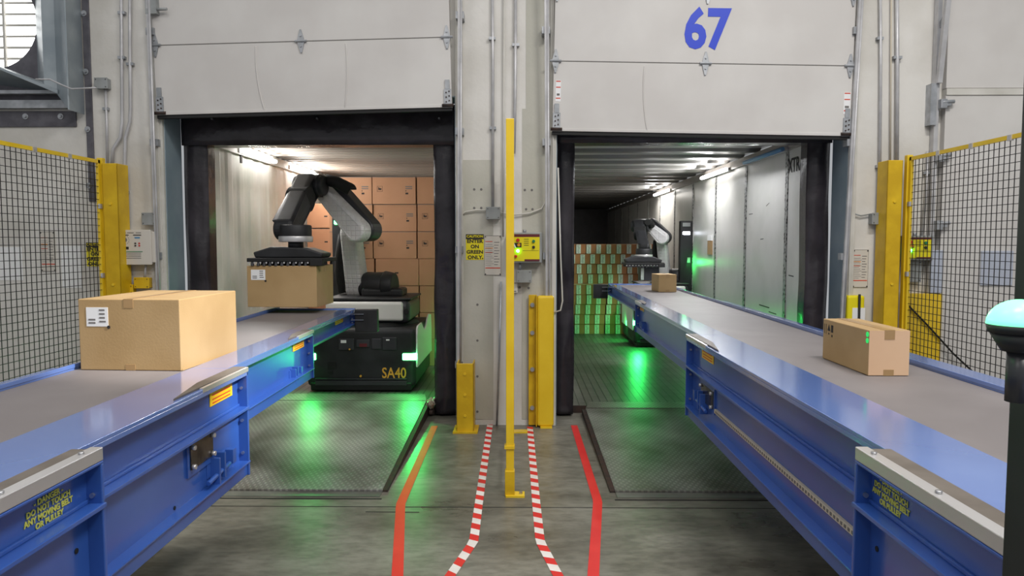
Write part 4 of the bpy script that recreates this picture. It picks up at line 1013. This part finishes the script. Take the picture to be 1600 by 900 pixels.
pipe('conduit', [(203, -60), (203, 60), (204, 170), (203, 190), (196, 215), (194, 280), (196, 320), (195, 362)], .014, 'grey conduit bending down into the grey door controller', clamps=[(203, 100), (195, 300)])
pipe('conduit', [(165, 138), (167, 200), (168, 262)], .011, 'short conduit under the small box by the fan', clamps=[(165, 170)])
pipe('conduit', [(1375, -60), (1376, 100), (1374, 334)], .013, 'grey conduit running down to the box beside the tall guard', clamps=[(1375, 60), (1374, 260)])
pipe('conduit', [(1401, -60), (1402, 100), (1401, 262)], .017, 'thicker grey conduit above the tall guard by the mesh', clamps=[(1402, 90)])
pipe('conduit', [(1393, -60), (1392, 100), (1391, 255)], .007, 'thin rusty pipe between two conduits above the tall guard', 'beige')
pipe('conduit', [(1449, 236), (1447, 300), (1440, 372)], .011, 'conduit behind the mesh leading to the yellow control panel', clamps=[(1448, 270)])
pipe('signal_cable', [(719, 338), (727, 331), (745, 328), (764, 329)], .006, 'white cable from the door track to the pier junction box', 'trim', cat='cable', grp='cables on the dock wall')
pipe('signal_cable', [(778, 331), (800, 336), (828, 333), (846, 326), (852, 316)], .006, 'white cable looping from the junction box past the fence post', 'trim', cat='cable', grp='cables on the dock wall')
pipe('signal_cable', [(1332, 333), (1345, 337), (1364, 334)], .006, 'grey cable from the dark track to the box by the tall guard', 'box_grey', cat='cable', grp='cables on the dock wall')
pipe('signal_cable', [(872, 262), (876, 400), (879, 470), (876, 485), (866, 488)], .007, 'pale cable hanging down the edge of the black dock seal', 'trim', y=6.38, cat='cable', grp='cables on the dock wall')
pipe('signal_cable', [(56, 124), (78, 124), (95, 132), (112, 139), (132, 138), (150, 137)], .007, 'grey flexible cable from the fan shroud to the small box', 'conduit', y=6.13, cat='cable', grp='cables on the dock wall')
pipe('signal_cable', [(1419, 477), (1450, 509), (1490, 553), (1530, 590)], .008, 'black cord slanting down behind the mesh fence', 'rubber', y=6.31, cat='cable', grp='cables on the dock wall')

def enclosure(a, b_, d, mat, label, lidmat=None, name='junction_box', screws=True, grp='junction boxes'):
    y0 = WY - d; u, v = on(a[0], a[1], 'y', y0), on(b_[0], b_[1], 'y', y0)
    r = root(name, ((u.x + v.x) / 2, WY, v.z), label, 'electrical box', grp)
    mb = MB(); mb.box(u.x, v.x, y0, WY, v.z, u.z); mb.build('box_body', mat, r, bev=.005)
    mb = MB(); mb.box(u.x - .004, v.x + .004, y0 - .008, y0, v.z - .004, u.z + .004); mb.build('box_lid', lidmat or mat, r, bev=.004)
    if screws:
        mb = MB(); e = .012
        for x in (u.x + e, v.x - e):
            for z in (v.z + e, u.z - e): mb.cyl((x, y0 - .008, z), (x, y0 - .012, z), .004, seg=8)
        mb.build('lid_screws', 'ink', r)
    return r, u, v, y0
enclosure((760, 324), (781, 342), .07, 'box_grey', 'grey junction box at the end of the pier conduit')
enclosure((808, 423), (830, 441), .08, 'box_grey', 'grey box under the yellow control panel on the pier')
enclosure((802, 440), (808, 457), .04, 'trim', 'small pale switch box beside the grey box on the pier')
enclosure((148, 122), (168, 138), .06, 'box_grey', 'small grey box with cable beside the fan')
enclosure((222, 333), (243, 351), .06, 'box_grey', 'small grey box above the door controller')
enclosure((190, 445), (208, 459), .06, 'yellowd', 'small yellow stained box under the door controller')
enclosure((210, 434), (233, 450), .06, 'yellowd', 'wider yellow stained box under the door controller')
enclosure((1363, 333), (1388, 350), .07, 'box_grey', 'grey junction box beside the tall guard near the mesh')
enclosure((1416, 408), (1438, 440), .05, 'box_grey', 'grey box below the control panel behind the mesh')
# grey door controller
r, u, v, y0 = enclosure((184, 360), (237, 413), .10, 'ctrl', 'beige grey door controller box with dial and printed panel', name='door_controller', screws=False, grp=None)
W_, H_ = v.x - u.x, u.z - v.z
def rel(x0, x1, z0, z1): return (u.x + W_ * x0, u.x + W_ * x1, v.z + H_ * z0, v.z + H_ * z1)
mb = MB()
for q in ((.05, .34, .85, .875), (.48, .72, .85, .875), (.06, .26, .92, .935), (.3, .5, .92, .935), (.56, .72, .92, .935)): x0_, x1_, z0_, z1_ = rel(*q); mb.box(x0_, x1_, y0 - .0095, y0 - .008, z0_, z1_)
mb.m = 1; x0_, x1_, z0_, z1_ = rel(.07, .75, .365, .385); mb.box(x0_, x1_, y0 - .0095, y0 - .008, z0_, z1_)
mb.m = 2; x0_, x1_, z0_, z1_ = rel(.52, .68, .76, .81); mb.box(x0_, x1_, y0 - .0095, y0 - .008, z0_, z1_)
mb.m = 3
for z in (.33, .28, .23, .18): x0_, x1_, z0_, z1_ = rel(.08, .7, z - .008, z + .008); mb.box(x0_, x1_, y0 - .0093, y0 - .008, z0_, z1_)
mb.build('printed_panel', ['ink', 'grnbtn', 'bluescr', 'inkgrey'], r)
mb = MB(); cxx, czz = u.x + W_ * .22, v.z + H_ * .72
for k in range(14):
    t = 2 * math.pi * k / 14; mb.cyl((cxx + .038 * math.cos(t), y0 - .008, czz + .038 * math.sin(t)), (cxx + .038 * math.cos(t), y0 - .010, czz + .038 * math.sin(t)), .0035, seg=6)
mb.cyl((cxx, y0 - .008, czz), (cxx, y0 - .014, czz), .020, seg=18); mb.build('dial', 'inkgrey', r)
for q, mt in (((.54, .62), 'ink'), ((.54, .55), 'ink'), ((.66, .62), 'redbtn'), ((.66, .55), 'redbtn')):
    mb = MB(); mb.cyl((u.x + W_ * q[0], y0 - .008, v.z + H_ * q[1]), (u.x + W_ * q[0], y0 - .014, v.z + H_ * q[1]), .007, seg=10); mb.build('button', mt, r)
for q, mt in ((.24, 'ink'), (.1, 'grnbtn')):
    mb = MB(); mb.box(u.x + W_ * q, u.x + W_ * (q + .09), y0 - .010, y0 - .008, v.z + H_ * .44, v.z + H_ * .52); mb.build('button', mt, r)
mb = MB(); mb.box(v.x - .005, v.x + .03, y0 + .01, WY, v.z + .015, u.z - .01); mb.build('side_cover', 'ctrl', r, bev=.006)
for k, (a, b_) in enumerate((((194, 413), (193, 446)), ((200, 413), (201, 446)), ((228, 412), (226, 436)))):
    pipe('conduit', [a, b_], .011, ('first', 'second', 'third')[k] + ' short conduit stub under the grey door controller from the tall guard', y=6.38)
# yellow control panels
def control_panel(a, b_, label):
    y0 = WY - .11; u, v = on(a[0], a[1], 'y', y0), on(b_[0], b_[1], 'y', y0); W_, H_ = v.x - u.x, u.z - v.z
    r = root('control_panel', ((u.x + v.x) / 2, WY, v.z), label, 'control panel', 'yellow dock control panels')
    mb = MB(); mb.box(u.x - .012, v.x + .02, y0, WY, v.z - .015, u.z + .015); mb.build('box_body', 'box_grey', r, bev=.006)
    mb = MB(); mb.box(u.x, v.x, y0 - .006, y0, v.z, u.z)
    mb.m = 1; mb.box(u.x, v.x, y0 - .0075, y0 - .005, u.z - H_ * .1, u.z); mb.box(u.x + W_ * .5, v.x, y0 - .0075, y0 - .005, v.z, v.z + H_ * .07)
    mb.m = 2; mb.box(u.x + W_ * .02, u.x + W_ * .4, y0 - .0075, y0 - .005, v.z + H_ * .51, v.z + H_ * .68)
    for k in range(4): mb.box(u.x + W_ * .48, u.x + W_ * .64, y0 - .0072, y0 - .005, v.z + H_ * (.58 + .075 * k), v.z + H_ * (.60 + .075 * k))
    mb.box(u.x + W_ * .44, v.x - W_ * .03, y0 - .0072, y0 - .005, v.z + H_ * .385, v.z + H_ * .395)
    mb.build('yellow_face', ['signyellow', 'maroon', 'ink'], r)
    for (fx, fz, rr, mt) in ((.28, .78, .016, 'redbtn'), (.31, .60, .015, 'ambbtn'), (.28, .38, .014, 'green'), (.8, .74, .014, 'grnbtn'), (.8, .52, .013, 'ink'), (.21, .18, .013, 'redbtn')):
        mb = MB(); x, z = u.x + W_ * fx, v.z + H_ * fz; mb.cyl((x, y0 - .006, z), (x, y0 - .022, z), rr, rr * .85, seg=16); mb.build('push_button', mt, r)
    text('A', 'panel_letter', 'paper', r, (u.x + W_ * .12, y0 - .009, v.z + H_ * .6), .075, off=.002)
    mb = MB(); mb.cyl(((u.x + v.x) / 2, y0 + .04, u.z + .012), ((u.x + v.x) / 2, y0 + .04, u.z + .04), .016, seg=10); mb.build('cable_gland', 'galv', r); mb = MB(); mb.cyl((u.x + W_ * .35, y0 + .05, v.z - .015), (u.x + W_ * .35, y0 + .05, v.z - .09), .012, seg=10); mb.build('cable_gland', 'galv', r)
    return r
control_panel((796, 366), (843, 408), 'yellow control panel with round buttons on the pier behind the fence post')
control_panel((1410, 371), (1454, 404), 'yellow control panel seen through the mesh of the far fence')
# caution signs
def caution(a, b_, label):
    u, v = on(a[0], a[1], 'y', WY), on(b_[0], b_[1], 'y', WY); W_, H_ = v.x - u.x, u.z - v.z
    r = root('caution_sign', ((u.x + v.x) / 2, WY, v.z), label, 'sign', 'yellow caution signs')
    mb = MB(); mb.box(u.x, v.x, WY - .006, WY, v.z, u.z); mb.m = 1; mb.box(u.x, v.x, WY - .0075, WY - .005, u.z - H_ * .19, u.z); mb.box(v.x - .016, v.x - .006, WY - .0075, WY - .005, v.z + .008, v.z + .018)
    mb.build('sign_plate', ['signyellow', 'ink'], r)
    cx = (u.x + v.x) / 2
    text('CAUTION', 'sign_lettering', 'signyellow', r, (cx, WY - .009, u.z - H_ * .088), .031, off=.0008, sx=1.05)
    for k, s_ in enumerate(('ENTER', 'ON', 'GREEN', 'ONLY')):
        text(s_, 'sign_lettering', 'ink', r, (cx, WY - .0075, u.z - H_ * (.275 + .21 * k)), .044, off=.0014, sx=1.08)
    return r
caution((728, 366), (756, 406), 'yellow ENTER ON GREEN ONLY sign fixed on the pier')
caution((135, 379), (163, 416), 'yellow ENTER ON GREEN ONLY sign half hidden by the tall guard')
# instruction placards
def placard(a, b_, label, dy=.006):
    u, v = on(a[0], a[1], 'y', WY), on(b_[0], b_[1], 'y', WY); W_, H_ = v.x - u.x, u.z - v.z
    r = root('instruction_placard', ((u.x + v.x) / 2, WY, v.z), label, 'placard', 'instruction placards')
    mb = MB(); mb.box(u.x, v.x, WY - dy, WY, v.z, u.z); mb.build('placard_board', 'ctrl', r)
    mb = MB(); x = lambda f: u.x + W_ * f; z = lambda f: v.z + H_ * f; Y0, Y1 = WY - dy - .001, WY - dy
    mb.m = 1; mb.box(x(.05), x(.48), Y0, Y1, z(.84), z(.858)); mb.box(x(.05), x(.48), Y0, Y1, z(.565), z(.585)); mb.box(x(.05), x(.95), Y0, Y1, z(.17), z(.195))
    mb.m = 2; mb.box(x(.05), x(.5), Y0, Y1, z(.67), z(.69))
    mb.m = 0
    for k in range(12): mb.box(x(.06), x(.4 + .08 * ((k * 5) % 3)), Y0, Y1, z(.24 + k * .048), z(.248 + k * .048))
    for k in range(9): mb.box(x(.58), x(.8 + .05 * (k % 3)), Y0, Y1, z(.26 + k * .07), z(.27 + k * .07) + .002)
    mb.m = 0; mb.box(x(0), x(1), Y0, Y1, z(.99), z(1)); mb.box(x(0), x(1), Y0, Y1, z(0), z(.01)); mb.box(x(0), x(.015), Y0, Y1, z(0), z(1)); mb.box(x(.985), x(1), Y0, Y1, z(0), z(1))
    mb.build('printed_lines', ['inkgrey', 'redink', 'ambbtn'], r)
    mb = MB()
    for xx in (.06, .94):
        for zz in (.03, .97): mb.cyl((x(xx), WY - dy, z(zz)), (x(xx), WY - dy - .006, z(zz)), .005, seg=8)
    mb.build('placard_screws', 'ink', r)
placard((757, 368), (783, 430), 'tall white instruction placard next to the yellow sign on the pier')
placard((1333, 390), (1355, 449), 'tall white instruction placard above the low yellow guard')
placard((63, 362), (88, 424), 'tall white instruction placard between two blank sheets behind mesh')
# blank sheets on the wall
wall_box('paper_sheet', ['paper'], (-8, 386), (36, 438), WY - .004, WY, 'pale blank sheet on the wall at the picture edge behind mesh', 'sheet', 'pale sheets on the wall', bev=0)
wall_box('paper_sheet', ['paper'], (95, 384), (129, 450), WY - .004, WY, 'white blank sheet on the wall next to the hidden caution sign', 'sheet', 'pale sheets on the wall', bev=0)
wall_box('metal_plate', ['grey_sheet'], (1456, 391), (1472, 458), 6.33, 6.36, 'grey plate hanging beside the control panel behind the mesh', 'plate', 'grey plates behind the mesh')
wall_box('metal_plate', ['grey_sheet'], (1534, 392), (1582, 446), 6.345, 6.36, 'grey plate on the closed door behind the beacon post', 'plate', 'grey plates behind the mesh')
# anchor holes in the pier
mb = MB()
for px, py in ((741, 296), (752, 296), (741, 325), (752, 325), (820, 297), (831, 297), (822, 327), (832, 327), (746, 476), (746, 532), (746, 588), (746, 643), (826, 450), (812, 449)):
    q = on(px, py, 'y', WY); mb.cyl((q.x, WY, q.z), (q.x, WY - .006, q.z), .011, seg=10)
tag(mb.build('trim_5', 'inkgrey'), 'small anchor bolts in the face of the pier', 'anchor bolts', kind='structure')

# ------------------------------------------------------------------ exhaust fan with shroud
r = root('exhaust_fan', (-4.8, 6.3, 2.86), 'large wall fan with bright louvres in a sheet metal shroud', 'fan')
fc = on(-14, 34, 'y', 6.42); fr = (on(58, 34, 'y', 6.42).x - fc.x)
mb = MB(); seg = 48; y = 6.42
sq = [(FX0, FZ0), (FX1, FZ0), (FX1, FZ1), (FX0, FZ1)]
ring = [Vector((fc.x + fr * math.cos(2 * math.pi * k / seg), y, fc.z + fr * math.sin(2 * math.pi * k / seg))) for k in range(seg)]
def outer(k):
    t = 2 * math.pi * k / seg; c, s_ = math.cos(t), math.sin(t)
    f = min(((FX1 if c > 0 else FX0) - fc.x) / c if abs(c) > 1e-6 else 1e9, ((FZ1 if s_ > 0 else FZ0) - fc.z) / s_ if abs(s_) > 1e-6 else 1e9)
    return Vector((fc.x + f * c, y, fc.z + f * s_))
for k in range(seg):
    mb.face([ring[k], ring[(k + 1) % seg], outer((k + 1) % seg), outer(k)])
    a, b_ = ring[k], ring[(k + 1) % seg]; mb.face([a, b_, b_ + Vector((0, .06, 0)), a + Vector((0, .06, 0))])
mb.build('fan_plate', 'darkplate', r)
mb = MB(); zz = fc.z - fr
while zz < fc.z + fr:
    mb.hexa([(FX0, 6.50, zz), (FX1, 6.50, zz), (FX1, 6.54, zz + .014), (FX0, 6.54, zz + .014), (FX0, 6.50, zz + .020), (FX1, 6.50, zz + .020), (FX1, 6.54, zz + .034), (FX0, 6.54, zz + .034)]); zz += .098
mb.build('louvre_blades', 'trim', r)
mb = MB(); q = on(7, 50, 'y', 6.48); mb.box(q.x - .010, q.x + .010, 6.47, 6.49, fc.z - fr, fc.z + fr); mb.build('louvre_bar', 'trim', r)
mb = MB(); mb.box(FX0, FX1, 6.62, 6.63, FZ0, FZ1); mb.build('daylight_opening', 'glow', r)
# stepped shroud strips on the near side
mb = MB()
e = [on(57, 60, 'y', 6.42).x, on(66, 60, 'y', 6.27).x, on(86, 60, 'y', 6.29).x, on(103, 60, 'y', 6.17).x, on(128, 60, 'y', 6.41).x]
zb0, zb1 = on(90, 146, 'y', 6.25).z, on(110, 174, 'y', 6.25).z
Y_ = [6.42, 6.27, 6.29, 6.17, 6.41]; zb = [on(62, 130, 'y', 6.40).z, on(68, 134, 'y', 6.33).z, zb0, zb1, zb1]
for i in range(4):
    mb.face([(e[i], Y_[i], zb[i]), (e[i + 1], Y_[i + 1], zb[i + 1]), (e[i + 1], Y_[i + 1], 4.5), (e[i], Y_[i], 4.5)])
o = mb.build('shroud_side', 'duct', r); sm = o.modifiers.new('solid', 'SOLIDIFY'); sm.thickness = .006
mb = MB(); a, b_ = on(-60, 84, 'y', 6.10), on(90, 146, 'y', 6.26)
mb.hexa([(a.x, 6.10, a.z), (b_.x, 6.26, b_.z), (b_.x, 6.42, b_.z + .02), (a.x, 6.42, b_.z + .12), (a.x, 6.10, a.z + .012), (b_.x, 6.26, b_.z + .03), (b_.x, 6.42, b_.z + .05), (a.x, 6.42, b_.z + .15)]); mb.build('shroud_sill', 'duct', r)
mb = MB(); mb.box(FX0, FX1 - .03, 6.36, 6.425, FZ0 - .02, FZ0 + .05); mb.box(FX0, FX1 - .03, 6.33, 6.40, FZ0 + .10, FZ0 + .13); mb.build('lower_rail', 'galv', r)
# steel plates around the fan opening, bolted
def bolted_plate(a, b_, bolts, label):
    u, v = on(a[0], a[1], 'y', 6.415), on(b_[0], b_[1], 'y', 6.415)
    rr = root('steel_plate', ((u.x + v.x) / 2, 6.415, v.z), label, 'steel plate', 'bolted plates around the fan')
    mb = MB(); mb.box(u.x, v.x, 6.415, WY, v.z, u.z); mb.build('plate_body', 'darkplate', rr, bev=.003)
    for px, py in bolts:
        q = on(px, py, 'y', 6.415); mb = MB(); mb.cyl((q.x, 6.415, q.z), (q.x, 6.409, q.z), .026, seg=14); mb.cyl((q.x, 6.409, q.z), (q.x, 6.395, q.z), .014, seg=6); mb.build('plate_bolt', 'galv', rr)
bolted_plate((125, -60), (149, 315), [(131, 21), (134, 112), (137, 202), (139, 290)], 'dark upright steel plate with round bolts beside the fan')
bolted_plate((-60, 174), (119, 198), [(40, 182), (95, 182)], 'dark horizontal steel plate with bolts under the fan')

# ================================================================== FOREGROUND POST AND BEACON
PYD = 1.30
xl = on(1583, 450, 'y', PYD + .08).x
r = root('machine_post', (xl + .05, PYD + .05, 0), 'dark blurred upright post at the picture edge behind the green beacon', 'post')
mb = MB(); mb.box(xl, xl + .085, PYD, PYD + .08, .012, 3.2); mb.build('post_profile', 'black', r, bev=.006)
mb = MB(); mb.box(xl - .03, xl + .12, PYD - .03, PYD + .11, 0, .012); mb.build('post_foot', 'black', r)
q = on(1594, 507, 'y', 1.20)
r = root('beacon_light', (q.x, 1.20, q.z - .13), 'glowing green dome beacon on a black stem at the picture edge', 'beacon')
mb = MB(); mb.dome((q.x, 1.20, q.z), .049, squash=.86, seg=28, rings=8); mb.build('beacon_dome', 'dome', r)
mb = MB(); mb.cyl((q.x, 1.20, q.z - .014), (q.x, 1.20, q.z), .046, .049, seg=28); mb.cyl((q.x, 1.20, q.z - .045), (q.x, 1.20, q.z - .014), .026, .044, seg=28); mb.build('beacon_base', 'black', r)
mb = MB(); mb.cyl((q.x, 1.20, q.z - .13), (q.x, 1.20, q.z - .045), .018, seg=16); mb.cyl((q.x, 1.20, q.z - .12), (xl + .003, PYD + .01, q.z - .12), .012); mb.build('beacon_stem', 'charcoal', r)

# ================================================================== LIGHT
def area(name, loc, rot, sx, sy, power, col=(1, 1, 1), spread=None):
    ld = bpy.data.lights.new(name, 'AREA'); ld.shape = 'RECTANGLE'; ld.size = sx; ld.size_y = sy; ld.energy = power; ld.color = col
    o = bpy.data.objects.new(name, ld); C.objects.link(o); o.location = loc; o.rotation_euler = rot; return o
def point(name, loc, power, col, rad=.05):
    ld = bpy.data.lights.new(name, 'POINT'); ld.energy = power; ld.color = col; ld.shadow_soft_size = rad
    o = bpy.data.objects.new(name, ld); C.objects.link(o); o.location = loc; return o
w = bpy.data.worlds.new('hall'); bpy.context.scene.world = w; w.use_nodes = True
bg = w.node_tree.nodes['Background']; bg.inputs['Color'].default_value = (.93, .96, 1, 1); bg.inputs['Strength'].default_value = .42
for (x, y, p_) in ((-2.6, 3.0, 40), (2.8, 2.2, 230), (0, 1.0, 110), (-2.6, -2.5, 70), (2.8, -2.5, 220)):
    area('high_bay_lamp', (x, y, 6.6), (0, 0, 0), 1.6, .5, p_, (1, .97, .93))
sd = bpy.data.lights.new('added_beam_spot', 'SPOT'); sd.energy = 4200; sd.spot_size = R(15); sd.spot_blend = .5; sd.shadow_soft_size = .12; sd.color = (1, .97, .93)  # added spot, stands in for a sunbeam on the large carton
so = bpy.data.objects.new('added_beam_spot', sd); C.objects.link(so); so.location = (4.2, 2.4, 5.4)
so.rotation_euler = (Vector((-1.62, 4.15, 1.15)) - Vector(so.location)).to_track_quat('-Z', 'Y').to_euler()
# light of the lit trailer tubes, plus added fill
area('trailer_tube_and_fill', (-2.86, 8.1, 2.58), (0, R(-66), 0), .06, 1.0, 27, (1, .97, .93))
area('trailer_tube_and_fill', (-2.86, 9.7, 2.58), (0, R(-66), 0), .06, 1.0, 27, (1, .94, .86))
area('trailer_tube_and_fill', (2.46, 10.0, 2.58), (0, R(24), 0), .06, 1.2, 26, (.97, .98, 1))
area('trailer_tube_and_fill', (2.46, 10.0, 2.56), (0, R(86), 0), .06, 1.2, 26, (.97, .98, 1))
area('trailer_tube_and_fill', (2.46, 13.6, 2.56), (0, R(86), 0), .06, 1.2, 18, (.97, .98, 1))
area('trailer_tube_and_fill', (2.52, 13.6, 2.58), (0, R(18), 0), .06, 1.3, 28, (1, .95, .88))
area('trailer_tube_and_fill', (2.40, 8.0, 2.58), (0, R(26), 0), .06, 1.2, 17, (.95, .97, 1))  # fill added near the trailer mouth, where the tube is unlit
# green status lamps
GC = (.03, 1, .14)
def status(loc, d, p_):
    o = area('status_lamp', loc, (0, 0, 0), .07, .07, p_, GC); o.rotation_euler = Vector(d).to_track_quat('-Z', 'Y').to_euler()
status((-1.12, 7.36, .475), (.25, -1, -.45), 4.5); status((-2.2, 7.36, .475), (-.1, -1, -.45), 3); status((-1.04, 8.45, .40), (1, .35, -.1), 5)
status((1.80, 10.88, .40), (-.3, -1, -.5), 7); status((1.70, 11.55, .36), (-.75, 1, -.35), 6.5); status((2.60, 11.35, 1.35), (.8, -.6, -.2), 1.2)
bs = point('beacon_lamp', (q.x - .1, 1.22, q.z + .1), .35, GC)

vs = bpy.context.scene.view_settings
bpy.context.scene.display_settings.display_device = 'sRGB'
vs.view_transform = 'Standard'; vs.look = 'None'; vs.exposure = 0; vs.gamma = 1; vs.use_curve_mapping = False
